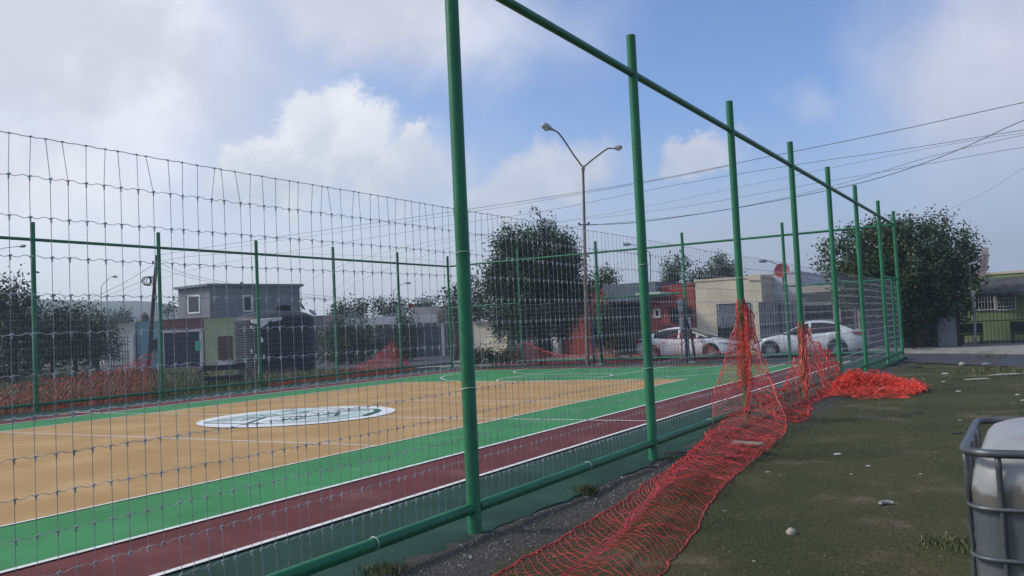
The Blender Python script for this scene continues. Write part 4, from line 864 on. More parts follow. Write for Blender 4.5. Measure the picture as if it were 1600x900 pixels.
# ------------------------------------------------------------------ grass and weeds
G_a = mat('weed_green', (.085, .12, .035), .7, 0, .2, 2, col2=(.045, .075, .022)); G_b = mat('dry_straw', (.34, .29, .17), .8, 0, .15, 4); G_c = mat('moss_green', (.045, .07, .02), .8, 0, .2, 4)
def blades(name, pos, hgt, wid, mats, weights, parent=None, seed=0, lean=.45, kind=None, base=None):
    rg = np.random.default_rng(seed); n = len(pos); base = np.array(base if base is not None else (0, 0, 0))
    h_ = hgt*(.35+.9*rg.random(n)) if np.isscalar(hgt) else hgt; an = rg.random(n)*6.283; ln = lean*(.2+rg.random(n))*h_; la = rg.random(n)*6.283
    dx = np.stack([np.cos(an), np.sin(an), np.zeros(n)], 1)*wid*.5
    ld = np.stack([np.cos(la)*ln, np.sin(la)*ln, np.zeros(n)], 1); up_v = np.stack([np.zeros(n), np.zeros(n), h_], 1)
    p = pos-base; V = np.stack([p-dx, p+dx, p+ld*.35+up_v*.6+dx*.7, p+ld+up_v, p+ld*.35+up_v*.6-dx*.7], 1).reshape(-1, 3)
    me = bpy.data.meshes.new(name); me.vertices.add(5*n); me.vertices.foreach_set('co', V.ravel()); me.loops.add(5*n); me.loops.foreach_set('vertex_index', np.arange(5*n))
    me.polygons.add(n); me.polygons.foreach_set('loop_start', np.arange(n)*5); me.polygons.foreach_set('loop_total', np.full(n, 5))
    for q in mats: me.materials.append(q)
    me.polygons.foreach_set('material_index', rg.choice(len(mats), n, p=weights)); me.update()
    o = bpy.data.objects.new(name, me); COL.objects.link(o)
    if parent is not None: o.parent = parent
    o.location = tuple(base) if parent is None else (0, 0, 0)
    if kind: o['kind'] = kind
    return o
def scatter(n, t0, t1, w0, w1, seed, dens=None):
    rg = np.random.default_rng(seed); out = []
    while len(out) < n:
        t, w = rg.uniform(t0, t1), rg.uniform(w0, w1)
        if dens is None or rg.random() < dens(t, w): out.append((t, w))
    return out
def topos(tw, dz=0): return np.array([tuple(P(t, w, gh(t, w)+dz)) for t, w in tw])
o = blades('weeds', topos(scatter(26000, 3, 31.5, 19.75, 25, 3, lambda t, w: .25+.75*vn(t*.7, w*.9))), .34, .014, [G_a, G_b, G_c], [.45, .3, .25], seed=3, kind='stuff')
tag(o, 'rough weeds and dry grass along the far fence', 'weeds')
o = blades('weeds', topos(scatter(16000, 12, 44, 25, 60, 4, lambda t, w: .2+.8*vn(t*.4, w*.4) if t < 28+ (w-19)*.32 else 0)), .38, .03, [G_a, G_b, G_c], [.45, .3, .25], seed=4, kind='stuff')
tag(o, 'weedy ground between the far fence and the left hand houses', 'weeds')
def near_d(t, w): return (.12+.9*max(0, vn(t*1.1+4, w*1.3)-.35))
o = blades('short_grass', topos(scatter(52000, 3.5, 14, -7, -.25, 5, near_d)), .016, .0022, [G_c, G_b, G_a], [.55, .25, .20], seed=5, lean=1.6, kind='stuff'); tag(o, 'sparse short moss and dry grass on the vacant lot', 'grass')
o = blades('short_grass', topos(scatter(30000, 14, 31, -9, -.3, 6, near_d)), .022, .006, [G_c, G_b, G_a], [.6, .22, .18], seed=6, lean=1.2, kind='stuff'); tag(o, 'far part of the sparse short grass on the vacant lot', 'grass')
# grit along the slab edge
M_grit = mat('grey_grit', (.16, .15, .14), .9, 0, .25, 20); M_grit2 = mat('pale_chips', (.42, .40, .36), .85, 0, .1, 10)
b = MB(); rg_ = random.Random(9)
for i in range(5200):
    t = rg_.uniform(3.5, 16); w = -.12-abs(rg_.gauss(0, .38)) if i % 14 else rg_.uniform(-7, -.3)
    s = rg_.uniform(.0022, .0065)*(1+.9*(rg_.random() > .93)); o_ = P(t, w, gh(t, w)+s*.3); a = rg_.random()*3
    b.box(o_, (s*math.cos(a), s*math.sin(a), s*.2), (-s*.7*math.sin(a), s*.7*math.cos(a), 0), (0, s*.2, s*.6), 1 if rg_.random() > .93 else 0)
tag(b.build('gravel', [M_grit, M_grit2], kind='stuff'), 'fine grey gravel scattered along the ragged slab edge', 'gravel')
def tuft(px, py, n, h_, r, label, mats=(0, 1, 2), name='grass_tuft', group=None):
    q = gp(px, py); t, w = TW(q); rg = np.random.default_rng(int(px*7+py)); q.z = gh(t, w)
    pos = np.array([(q.x+rg.normal(0, r), q.y+rg.normal(0, r), q.z-.01) for _ in range(n)])
    tag(blades(name, pos, h_, .006, [G_a, G_b, G_c], [.5, .2, .3], seed=n+int(px), base=tuple(q), lean=.8), label, 'grass tuft', group, 'stuff')
tuft(917, 768, 420, .10, .055, 'bright green grass tuft at the slab edge between the first two near posts')
tuft(1490, 850, 700, .05, .10, 'leafy green tuft on the ground left of the caged tank')
tuft(600, 893, 500, .05, .09, 'dark mossy tuft by the slab edge at the bottom of the picture')
tuft(1565, 582, 900, .16, .5, 'low weeds behind the long white stone at the right edge')
tuft(1545, 556, 400, .14, .3, 'small weeds beside the rubble at the street edge')
tuft(1050, 716, 300, .05, .12, 'thin dry tuft at the foot of the second near post')
tuft(1445, 548, 500, .25, .35, 'low weeds at the foot of the dark boarded wall')
# ------------------------------------------------------------------ orange barrier nets
def crom(a, k):                                 # resample a list of points to k samples (Catmull-Rom)
    a = [np.array(p, float) for p in a]; n = len(a); out = []
    for i in range(k):
        s = (n-1)*i/(k-1); j = min(int(s), n-2); t = s-j
        p0, p1, p2, p3 = a[max(j-1, 0)], a[j], a[j+1], a[min(j+2, n-1)]
        out.append(.5*((2*p1)+(p2-p0)*t+(2*p0-5*p1+4*p2-p3)*t*t+(3*p1-p0-3*p2+p3)*t**3))
    return out
def crom2(a, dl, k):                            # the same, evenly spaced along the net
    a = [np.array(p, float) for p in a]; n = len(a); out = []; j = 0
    for i in range(k):
        s = dl[-1]*i/(k-1)
        while j < n-2 and s > dl[j+1]: j += 1
        t = min(1, (s-dl[j])/max(dl[j+1]-dl[j], 1e-6))
        p0, p1, p2, p3 = a[max(j-1, 0)], a[j], a[j+1], a[min(j+2, n-1)]
        out.append(.5*((2*p1)+(p2-p0)*t+(2*p0-5*p1+4*p2-p3)*t*t+(3*p1-p0-3*p2+p3)*t**3))
    return out
def net(b, rows, nu, nv, r, amp=.92, noise_=.0, seed=0, ground_clamp=True, edges=True, tear=0.0, dense=None):
    """rows: stations along the net, each a list of (t, w, z) across it"""
    rg = np.random.default_rng(seed)
    cs = [crom(r_, nv) for r_ in rows]
    mc = [np.array(c_[nv//2]) for c_ in cs]; dl = [0.0]
    for i in range(1, len(mc)): dl.append(dl[-1]+float(np.linalg.norm(mc[i]-mc[i-1])))
    S = [crom2([cs[i][j] for i in range(len(rows))], dl, nu*2+1) for j in range(nv)]        # S[j][i2]
    G = np.array(S).transpose(1, 0, 2)                                              # [2nu+1][nv][3]
    if noise_:
        for ax in range(3):
            f = np.array([[vn(i*.16+ax*37+seed*5, j*.3+ax*11) - .5 + .5*(vn(i*.5+ax*3+seed, j*.8+7)-.5) for j in range(nv)] for i in range(2*nu+1)])
            G[:, :, ax] += f*noise_*(1.0 if ax < 2 else 1.2)
    def pos(i2, j, fr_):
        i2 = min(max(i2+fr_*2, 0), 2*nu); a = int(i2); f = i2-a; q = G[a, j]*(1-f)+G[min(a+1, 2*nu), j]*f
        p = P(q[0], q[1], q[2])
        if ground_clamp:
            zz = gh(q[0], q[1]) if q[1] < -.12 else 0.005
            if q[1] > 19.6: zz = gh(q[0], q[1])
            if p.z < zz+.006: p.z = zz+.006+.004*((j*7+a) % 3)
        return p
    for i in range(nu):
        row = []; 
        for j in range(nv):
            off = amp*(1 if (i+j) % 2 else -1)*.5
            row.append(pos(i*2+1, j, off))
        rr__ = r(i/nu) if callable(r) else r
        if tear and rg.random() < tear: row = row[:max(3, int(nv*rg.random()))]
        b.tube(row, rr__, 4, cap=False, flat=.55)
    if edges:
        for j in (0, nv-1): b.tube([pos(i, j, 0) for i in range(2*nu+1)], (r(0.6) if callable(r) else r)*1.5, 4, cap=False)
# main net: hangs on the third near post and trails over the ground towards the camera
b = MB()
rows = [[(14.12, .02, 1.80), (14.05, -.07, 1.83), (13.96, -.06, 1.82), (14.1, -.09, 1.8)],
        [(13.95, .14, 1.35), (13.9, -.06, 1.35), (13.88, -.12, 1.35), (13.95, -.20, 1.3)],
        [(13.75, .22, .95), (13.8, -.04, .95), (13.85, -.16, .92), (13.8, -.34, .9)],
        [(13.3, .28, .50), (13.5, .0, .5), (13.65, -.28, .45), (13.5, -.62, .42)],
        [(12.8, .18, .22), (12.9, -.1, .24), (13.0, -.4, .22), (12.9, -.88, .08)],
        [(11.7, -.10, .10), (11.8, -.28, .16), (11.9, -.55, .10), (12.0, -.98, .0)],
        [(10.4, -.32, .04), (10.4, -.48, .15), (10.4, -.75, .08), (10.6, -1.08, -.02)],
        [(9.2, -.45, -.01), (9.0, -.68, .10), (9.0, -.85, .10), (9.2, -1.2, -.03)],
        [(8.0, -.58, -.02), (7.8, -.85, .03), (7.8, -1.08, .12), (8.0, -1.36, -.03)],
        [(6.9, -.66, -.02), (6.8, -1.0, .0), (6.8, -1.27, .10), (6.9, -1.6, -.03)],
        [(5.7, -.77, -.02), (5.7, -1.15, .0), (5.8, -1.5, .09), (5.9, -1.75, -.03)],
        [(4.4, -.85, -.02), (4.4, -1.25, .0), (4.5, -1.65, .09), (4.6, -1.95, -.03)]]
rowsA = [list(r_) for r_ in rows]
net(b, rows, 215, 27, lambda f: .0054-.0028*f, noise_=.035, seed=1)
net(b, [[(t+.05, w+(.05 if k < 2 else -.04), z) for k, (t, w, z) in enumerate(r_)] for r_ in rows[:4]], 34, 20, .0052, noise_=.05, seed=21)
# a second layer folded on top of the first near its middle
rows = [[(t, w-.02, z+.05) for t, w, z in rr_[1:]] for rr_ in rows[5:9]]
net(b, rows, 60, 9, .0034, noise_=.07, seed=2)
for q_ in range(6):                              # strands gathered along the fold
    fo = [(r_[2][0]+.03*math.sin(i*1.7+q_*2), r_[1][1]*.45+r_[2][1]*.55+.035*math.sin(i*2.3+q_*1.9), max(r_[2][2], r_[1][2])+.012*q_*.4) for i, r_ in enumerate(rowsA)]
    pts_ = [P(*p_) + Vector((0, 0, .012+.008*math.sin(k_*.9+q_))) + A*.012*math.sin(k_*1.3+q_*2) + B*.014*math.sin(k_*.8+q_*1.1) for k_, p_ in enumerate(crom(fo, 90))]
    b.tube(pts_, .0042, 4, cap=False)
n1 = tag(wbuild(b, 'barrier_net', M_orange, base=P(9, -1, 0)), 'long orange plastic net hung on the third near post and trailing over the ground towards the viewer', 'barrier net', 'orange barrier nets')
n1['label'] = 'long orange net trailing from the third near post over the bare ground'
# bunched wrap round the same post
def wrap(t, w, ztop, zbot, r0, r1, label, seed, nu=46):
    b = MB(); rows = []
    for k in range(9):
        f = k/8; z = ztop+(zbot-ztop)*f; rr_ = r0+(r1-r0)*f
        rows.append([(t+rr_*math.cos(a)*(1+.2*math.sin(3*a+k)), w+rr_*math.sin(a), z+.03*math.sin(2*a+k)) for a in np.linspace(0, 6.283, 9)])
    net(b, rows, nu, 20, .0045, noise_=.04, seed=seed, ground_clamp=False, edges=False)
    for k in range(7):
        a = k*.9; b.tube([P(t+r0*math.cos(a+.1*q), w+r0*math.sin(a+.1*q), ztop+.1+(zbot-ztop-.1)*q/8)+Vector((.02*math.sin(q*1.7+k), 0, 0)) for q in range(9)], .006, 4)
    return tag(wbuild(b, 'barrier_net', M_orange, base=P(t, w, 0)), label, 'barrier net', 'orange barrier nets')
wrap(14.0, 0, 1.86, .55, .072, .12, 'tight orange net bunched round the third near post', 3)
wrap(18.15, 0, 1.42, .25, .070, .085, 'tight orange net bunched round the fourth near post', 4, 36)
# net between third and fifth near posts
b = MB()
rows = [[(13.9, -.10, .42), (13.9, -.25, .25), (13.9, -.5, .05), (13.8, -.85, -.03)],
        [(15.2, -.05, .34), (15.2, -.2, .22), (15.1, -.4, .05), (15.0, -.75, -.03)],
        [(16.6, -.05, .45), (16.6, -.15, .28), (16.5, -.3, .08), (16.3, -.5, -.03)],
        [(17.5, -.04, .85), (17.5, -.1, .5), (17.4, -.2, .15), (17.2, -.45, -.03)],
        [(18.1, -.07, 1.38), (18.1, -.12, .9), (18.1, -.2, .4), (18.0, -.40, -.02)],
        [(19.0, -.06, 1.15), (19.0, -.1, .75), (18.9, -.18, .35), (18.8, -.35, -.02)],
        [(20.4, -.05, .80), (20.3, -.1, .5), (20.2, -.2, .2), (20.0, -.45, -.02)],
        [(21.6, -.05, .45), (21.5, -.1, .3), (21.4, -.2, .12), (21.0, -.6, -.02)]]
net(b, rows, 100, 22, .0062, noise_=.12, seed=5, tear=.12)
tag(wbuild(b, 'barrier_net', M_orange, base=P(18.2, -.2, 0)), 'torn orange net fanned out from the fourth near post towards the fifth', 'barrier net', 'orange barrier nets')
# tangled heap
b = MB(); rg_ = random.Random(12)
def heap(t, w):                                 # two humps
    z = .36*math.exp(-((t-20.0)/.55)**2-((w+.55)/.33)**2)+.31*math.exp(-((t-20.15)/.5)**2-((w+1.2)/.33)**2)+.08*math.exp(-((t-20.2)/.6)**2-((w+1.75)/.25)**2)
    return z
for k in range(1500):
    t = rg_.gauss(20.05, .38); w = rg_.uniform(-1.95, -.2); hz = heap(t, w)
    if hz < .02 and rg_.random() > .25: continue
    q = []; z = hz*rg_.uniform(.35, 1.12); a = rg_.random()*6.28; L_ = rg_.uniform(.10, .30); c_ = rg_.uniform(-6, 6)
    for i in range(7):
        s = i/6-.5; a2 = a+c_*s; tt_, ww = t+L_*s*math.cos(a2), w+L_*s*math.sin(a2); zz = max(gh(tt_, ww)+.008, min(z, heap(tt_, ww)*1.1)+.03*math.sin(i*2.1+k))
        q.append(P(tt_, ww, zz))
    b.tube(q, rg_.uniform(.005, .010), 4, cap=False, flat=.5)
rows = [[(19.6+.16*k, -.25-.05*k, .05), (19.7+.1*k, -.7, .26+.08*math.sin(k)), (19.6+.16*k, -1.25, .22), (19.6+.18*k, -1.85, .0)] for k in range(6)]
net(b, rows, 34, 40, .006, noise_=.25, seed=7)
rows = [[(18.1+.3*k, -.15-.05*k, .0), (18.1+.3*k, -.7, .05*(k % 2)), (18.1+.3*k, -1.2, .03), (18.3+.25*k, -1.75-.03*k, .0)] for k in range(7)]
net(b, rows, 40, 28, .0055, noise_=.22, seed=8)
tag(wbuild(b, 'barrier_net', mat('bright_orange_net', (.85, .075, .04), .45, 0, .2, 4, spec=.5), base=P(20, -1.1, 0)), 'bright tangled heap of orange net lying on the ground by the fifth post', 'barrier net', 'orange barrier nets')
# net along the far fence, rising to the left hand pole
b = MB()
def farrow(t, zt_, w=19.62): return [(t, w, zt_), (t, w+.05, zt_*.66), (t, w+.08, zt_*.33), (t, w+.12, .0)]
rows = [farrow(t, z) for t, z in ((5, .7), (8, .66), (10, .72), (11.5, .66), (13, .70), (14.2, .82), (15.2, .86), (16.2, 1.0), (16.9, 1.15), (17.5, 1.40), (17.8, 1.42))]
net(b, rows, 230, 12, .0065, noise_=.10, seed=9, tear=.06)
net(b, [farrow(t, z*.9, 19.7) for t, z in ((10, .5), (13, .5), (16, 1.0), (17.7, 1.3))], 120, 10, .006, noise_=.14, seed=19)
tag(wbuild(b, 'barrier_net', M_orange, base=P(12, 19.7, 0)), 'long orange net along the far fence rising to a point at its second post', 'barrier net', 'orange barrier nets')
b = MB()
rows = [farrow(t, z) for t, z in ((22.5, .16), (24.5, .22), (26, .30), (27.3, .42), (28.3, .75), (29.2, 1.12), (29.75, 1.28), (30.0, .9), (30.6, .45), (31.2, .12))]
net(b, rows, 105, 13, .0075, noise_=.08, seed=10); net(b, [farrow(t, z, 19.75) for t, z in ((27.5, .3), (28.6, .7), (29.8, 1.1), (30.8, .3))], 46, 10, .0075, noise_=.12, seed=11)
tag(wbuild(b, 'barrier_net', M_orange, base=P(28, 19.7, 0)), 'orange net pulled up to a peak on the far fence before the narrow shrub', 'barrier net', 'orange barrier nets')
b = MB()
def er(w, zt_, t=33.78): return [(t, w, zt_), (t+.04, w, zt_*.66), (t+.1, w, zt_*.3), (t+.25, w, .02)]
rows = [er(w, z) for w, z in ((17.3, .12), (16.7, .35), (16.1, .62), (15.6, .98), (15.1, .80), (14.5, .62), (13.8, .45), (13.0, .32), (12.2, .26), (11.4, .2), (10.2, .16))]
net(b, rows, 80, 13, .0085, noise_=.08, seed=12); net(b, [[(t+.12, w, z) for t, w, z in r_] for r_ in rows[:8]], 62, 12, .0085, noise_=.12, seed=13)
tag(wbuild(b, 'barrier_net', M_orange, base=P(33.8, 14.5, 0)), 'orange net heaped in a tent shape against the end fence under the big tree', 'barrier net', 'orange barrier nets')
b = MB()
rows = [er(w, z) for w, z in ((10.4, .28), (9.7, .48), (9.2, .72), (8.75, 1.02), (8.3, 1.16), (7.9, 1.14), (7.4, .85), (6.9, .5), (6.5, .3), (5.8, .18))]
net(b, rows, 88, 14, .0085, noise_=.07, seed=14, tear=.1)
tag(wbuild(b, 'barrier_net', M_orange, base=P(33.8, 8.2, 0)), 'thin orange net draped on the end fence in front of the white car', 'barrier net', 'orange barrier nets')
# ------------------------------------------------------------------ parked cars
M_car1 = mat('white_car_paint', (.80, .81, .81), .22, 0, .02, 2, coat=.6); M_car2 = mat('silver_car_paint', (.62, .64, .66), .28, .2, .03, 2, coat=.6)
M_bump = mat('dark_trim', (.02, .02, .022), .55); M_hl = mat('headlight_glass', (.55, .57, .6), .08, .2, .1, 8, spec=.9); M_tl = mat('tail_lamp_red', (.30, .012, .015), .15, 0, .1, 8, spec=.8); M_plate = mat('grey_licence_plate', (.35, .35, .35), .5)
def interp(x, tab):
    for (x0, y0), (x1, y1) in zip(tab, tab[1:]):
        if x <= x1:
            f = (x-x0)/(x1-x0); f = min(max(f, 0), 1); return y0+(y1-y0)*f
    return tab[-1][1]
def smint(x, tab):
    return (interp(x-.06, tab)+interp(x, tab)*2+interp(x+.06, tab))/4
def car(label, paint, spec, loc, rz):
    c = empty('parked_car', loc, label, 'car', 'cars parked at the far kerb', rz)
    L2, Wd, top, xf, xr = spec['L']/2, spec['W']/2, spec['H'], spec['xf'], spec['xr']; rw = .315; ra = .39
    hood, zlow = spec['hood'], .20
    def zb(x):
        for xc in (xf, xr):
            if abs(x-xc) < ra: return max(zlow+.02, rw+math.sqrt(ra*ra-(x-xc)**2)-.02)
        return zlow+(.06 if abs(x) > L2-.25 else 0)
    def W_(x): 
        e = (abs(x)/L2); return Wd*(1-.34*max(0, (e-.72)/.28)**2.2)
    xs = sorted(set([round(v, 4) for v in list(np.linspace(-L2, L2, 60))+[xf+s*ra*q for s in (-1, 1) for q in (1.0, .995, .96, .85, .6)]+[xr+s*ra*q for s in (-1, 1) for q in (1.0, .995, .96, .85, .6)]]))
    b = MB(); rings = []
    for x in xs:
        w, z0, z1 = W_(x), zb(x), smint(x, hood); e = max(0, (abs(x)-(L2-.12))/.12); z0 += .10*e; z1 -= .10*e*e
        h_ = z1-z0; mz = max(z0+.02, .62)
        half = [(w*.90, z0), (w*.975, z0+.10*h_), (w, z0+.35*h_), (w*.995, z0+.55*h_), (w*.975, z0+.74*h_), (w*.945, z0+.90*h_), (w*.88, z1-.004), (w*.62, z1+.012), (w*.30, z1+.028), (0, z1+.033)]
        ring = [(x, y, z) for y, z in half]+[(x, -y, z) for y, z in half[-2::-1]]; rings.append([Vector(p) for p in ring])
    b.loft(rings); n = len(rings[0]); b.add(rings[0], [tuple(range(n))]); b.add(rings[-1], [tuple(range(n-1, -1, -1))])
    b.build('body', paint, c, smooth=True, auto=38)
    b = MB()                                     # dark underside and wheel wells
    b.bx(-L2+.25, L2-.25, -Wd*.86, Wd*.86, .19, .5); b.bx(xr-.5, xr+.5, -Wd*.90, Wd*.90, .3, .70); b.bx(xf-.5, xf+.5, -Wd*.90, Wd*.90, .3, .68); b.build('underbody', M_bump, c)
    ct = spec['cab']; x0, x1 = ct[0][0], ct[-1][0]; gx = list(np.linspace(x0, x1, 46)); rings = []
    def cab(x, o=0.0):
        z1 = smint(x, ct)+o; zs = smint(x, hood)-.03; zz = max(z1-zs, .02); w0 = W_(x)*.90+o
        return [(x, w0, zs), (x, w0-.03*zz/.5, zs+zz*.25), (x, w0-.085*zz/.5, zs+zz*.55), (x, w0-.15*zz/.5, zs+zz*.84), (x, w0-.20*zz/.5, zs+zz*.94), (x, (w0-.3*zz/.5)*.85, z1), (x, .3, z1+.012), (x, 0, z1+.015)]
    for x in gx:
        h_ = cab(x); rings.append([Vector(p) for p in h_]+[Vector((p[0], -p[1], p[2])) for p in h_[-2::-1]])
    b = MB(); b.loft(rings); b.build('windows', M_glass, c, smooth=True, auto=50)
    b = MB(); rx0, rx1 = spec['roof']; rings = []
    for x in np.linspace(rx0, rx1, 26):
        h_ = cab(x, .012)[3:]; rings.append([Vector(p) for p in h_]+[Vector((p[0], -p[1], p[2])) for p in h_[-2::-1]])
    b.loft(rings); b.build('roof', paint, c, smooth=True, auto=50)
    for sgn in (1, -1):
        def side(x, k, o=.012):
            p = cab(x, o)[k]; return Vector((p[0], p[1]*sgn, p[2]))
        b = MB(); b.tube([side(x, 3, .008) for x in np.linspace(rx1, x1-.04, 8)], .030, 6); b.build('pillar', paint, c, smooth=True)
        b = MB(); q = spec['cp']                # rear quarter panel beside the back window
        xa = list(np.linspace(x0+.02, q[1], 10)); V = []
        for x in xa:
            f = (x-xa[0])/(xa[-1]-xa[0]); lo = max(q[0], 0)
            V.append([side(x, k, .010) for k in range(5)])
        b.loft([r_[:] for r_ in V]); 
        b.build('pillar', paint, c, smooth=True)
        xb_ = spec['bp']; b = MB(); b.loft([[side(xb_+dx+(k*.01), k, .009) for k in range(5)] for dx in (-.045, .045)]); b.build('pillar', spec.get('bpm', paint), c)
        b = MB(); b.tube([side(x, 0, .006)+Vector((0, 0, .02)) for x in np.linspace(q[1]-.1, x1-.1, 14)], .012, 4); b.build('window_trim', M_bump, c)
        b = MB(); mx = x1-.42; yy = cab(mx)[0][1]*sgn; b.tube([(mx, yy-.02*sgn, smint(mx, hood)+.05), (mx+.02, yy+.07*sgn, smint(mx, hood)+.08)], .02, 6); b.box((mx+.0, yy+.13*sgn, smint(mx, hood)+.09), (.045, .02*sgn, 0), (-.01, .085*sgn, 0), (0, 0, .055)); b.build('mirror', M_bump if spec['id'] == 2 else paint, c)
        for hx in spec['handles']:
            b = MB(); yy = (W_(hx)*.985+.012)*sgn; b.box((hx, yy, .80), (.085, 0, 0), (0, .012, 0), (0, 0, .015)); b.build('door_handle', paint, c)
        for sx in spec['seams']:                  # door shut lines
            b = MB(); pts = []
            for f in (.12, .35, .55, .74, .9): 
                z0, z1 = zb(sx), smint(sx, hood); h_ = z1-z0; k = {.12: .976, .35: 1.0, .55: .995, .74: .975, .9: .945}[f]; pts.append((sx+(.02 if f > .5 else 0), sgn*(W_(sx)*k+.001), z0+f*h_))
            b.tube(pts, .006, 4); b.build('door_seam', M_bump, c)
        b = MB(); s_x = L2-.10                   # headlight
        hz = spec['hz']; pts = [(L2-.02, .42, hz-.05), (L2-.10, .70, hz-.02), (L2-.30, .80, hz+.06), (L2-.52, .845, hz+.10), (L2-.34, .79, hz+.12), (L2-.14, .68, hz+.08), (L2-.04, .5, hz+.02)]
        sc_ = Wd/.86
        V = []
        for (x, y, z) in pts: V.append(Vector((x+.02, y*sgn*sc_+.018*sgn, z)))
        V2 = [p-Vector((.10, .07*sgn, 0)) for p in V]; k = len(V); b.add(V+V2, [tuple(range(k))]+[(i, (i+1) % k, k+(i+1) % k, k+i) for i in range(k)]); b.build('headlight', M_hl, c)
        b = MB(); tz = spec['tz']; pts = [(-L2+.02, .52, tz), (-L2+.10, .72, tz-.01), (-L2+.34, .815, tz+.04), (-L2+.50, .83, tz+.12), (-L2+.30, .80, tz+.15), (-L2+.10, .70, tz+.14), (-L2+.03, .55, tz+.12)]
        V = [Vector((x-.01, y*sgn*sc_+.022*sgn, z)) for x, y, z in pts]; V2 = [p+Vector((.10, -.08*sgn, 0)) for p in V]; k = len(V); b.add(V+V2, [tuple(range(k))]+[(i, (i+1) % k, k+(i+1) % k, k+i) for i in range(k)]); b.build('tail_light', M_tl, c)
        for xc in (xf, xr):
            o_ = (xc, sgn*(Wd-.115), rw); ax = (0, sgn, 0)
            b = MB(); b.lathe(o_, [(.20, -.10), (rw-.03, -.10), (rw, -.07), (rw, .07), (rw-.025, .10), (.215, .105), (.205, .085)], 30, ax=ax); ty = b.build('wheel', M_tyre, c, smooth=True, auto=45)
            b = MB(); b.lathe(o_, [(.212, .09), (.205, .10), (.19, .07), (.185, .02), (.0, .02)], 28, ax=ax)
            for k in range(spec['spokes']):
                a = 2*math.pi*k/spec['spokes']; d = Vector((math.cos(a), 0, math.sin(a))); t_v = Vector((-math.sin(a), 0, math.cos(a))); b.box(Vector(o_)+Vector((0, sgn*.075, 0))+d*.11, d*.095, t_v*.022, Vector((0, .014, 0)))
            b.lathe(o_, [(0, .10), (.045, .095), (.05, .06)], 12, ax=ax); b.build('rim', M_rim, ty, smooth=True, auto=40)
    b = MB(); b.bx(L2-.035, L2+.012, -.55, .55, .33, .46); b.bx(L2-.03, L2+.014, -.36, .36, spec['hz']-.07, spec['hz']+.02)
    for sgn in (1, -1): b.bx(L2-.12, L2-.03, sgn*.68-.1, sgn*.68+.1, .33, .42)
    b.build('grille', M_bump, c)
    for x, s_ in ((L2+.02, 1), (-L2-.02, -1)):
        b = MB(); b.bx(x-.006, x+.006, -.17, .17, .50 if s_ > 0 else .62, .60 if s_ > 0 else .74); b.build('licence_plate', M_plate, c)
    b = MB(); b.bx(-L2-.012, -L2+.05, -.6, .6, .24, .36); b.build('rear_bumper_trim', M_bump, c)
    return c
ang = math.atan2(-B.y, -B.x)                     # heading along -B, to the right of the picture
s2 = dict(id=2, L=4.50, W=1.74, H=1.46, xf=1.45, xr=-1.22, hood=[(-2.25, .86), (-2.15, .98), (-1.9, 1.04), (-1.2, 1.02), (0, .94), (.85, .95), (1.3, .90), (1.8, .80), (2.1, .70), (2.25, .56)], cab=[(-1.85, 1.03), (-1.6, 1.15), (-1.3, 1.29), (-1.0, 1.39), (-.6, 1.455), (-.25, 1.465), (.0, 1.43), (.2, 1.35), (.9, .96)], roof=(-1.12, .08), cp=(0, -1.30), bp=-.18, handles=(-.02, -.92), seams=(.85, -.14, -1.05), hz=.66, tz=.84, spokes=10)
s1 = dict(id=1, L=4.42, W=1.74, H=1.44, xf=1.30, xr=-1.36, hood=[(-2.21, .84), (-2.12, .96), (-1.9, 1.01), (-1.2, 1.0), (0, .93), (.9, .94), (1.35, .88), (1.8, .78), (2.08, .68), (2.21, .54)], cab=[(-1.85, 1.0), (-1.5, 1.14), (-1.15, 1.29), (-.8, 1.385), (-.4, 1.435), (.0, 1.43), (.25, 1.35), (1.2, .93)], roof=(-1.1, .14), cp=(0, -1.28), bp=-.15, handles=(.05, -.85), seams=(.95, -.14, -1.0), hz=.62, tz=.80, spokes=7)
def wAt(px, T): return onT(px, 545, T)[0]
T2 = 37.55; wa, wb_ = wAt(1178.5, T2-.8), wAt(1347, T2-.8); car('silver sedan parked facing left, between the wrapped fourth post and the fifth', M_car2, s2, P(T2, (wa+wb_)/2, -.055), ang+math.pi)
print('car2 len', wa-wb_)
T1_ = 37.45; wa, wb_ = wAt(987, T1_-.8), wAt(1149.5, T1_-.8); car('white sedan parked facing right, seen through the orange net', M_car1, s1, P(T1_, (wa+wb_)/2, -.055), ang)
print('car1 len', wa-wb_)
# ------------------------------------------------------------------ water tank
Yk = 43.0; l_, r_ = at(366.5, 540, Yk), at(488, 540, Yk); rad = (r_.x-l_.x)/2; cx = (l_.x+r_.x)/2; bz = -.12
tk = empty('water_tank', (cx, Yk+rad*.2, bz), 'huge black ribbed plastic water tank with peeling pale patches', 'water tank')
zs, zt_ = at(430, 499, Yk).z, at(430, 485, Yk).z
prof = [(0, 0), (rad*.99, 0)]; nr = 23
for i in range(nr):
    z0 = (zs-bz)*i/nr; hgt = (zs-bz)/nr; prof += [(rad*.994, z0+.02), (rad, z0+hgt*.25), (rad, z0+hgt*.62), (rad*.992, z0+hgt*.78), (rad*.992, z0+hgt*.95)]
H_ = zt_-zs
prof += [(rad*.985, zs-bz), (rad*.95, zs-bz+H_*.28), (rad*.8, zs-bz+H_*.62), (rad*.55, zs-bz+H_*.88), (rad*.24, zs-bz+H_), (0, zs-bz+H_)]
b = MB(); b.lathe((0, 0, 0), prof, 64); M_tank = mat('black_tank_plastic', (.008, .013, .024), .6, 0, .2, 1, bump=.15, bscale=8); b.build('body', M_tank, tk, smooth=True, auto=30)
b = MB(); q = at(438, 486, Yk)-tk.location; b.lathe((q.x, 0, zs-bz+H_*.92), [(.44, 0), (.44, .10), (.40, .12), (.40, .20), (.42, .21), (.40, .27), (0, .29)], 28); b.build('lid', M_tank, tk, smooth=True, auto=30)
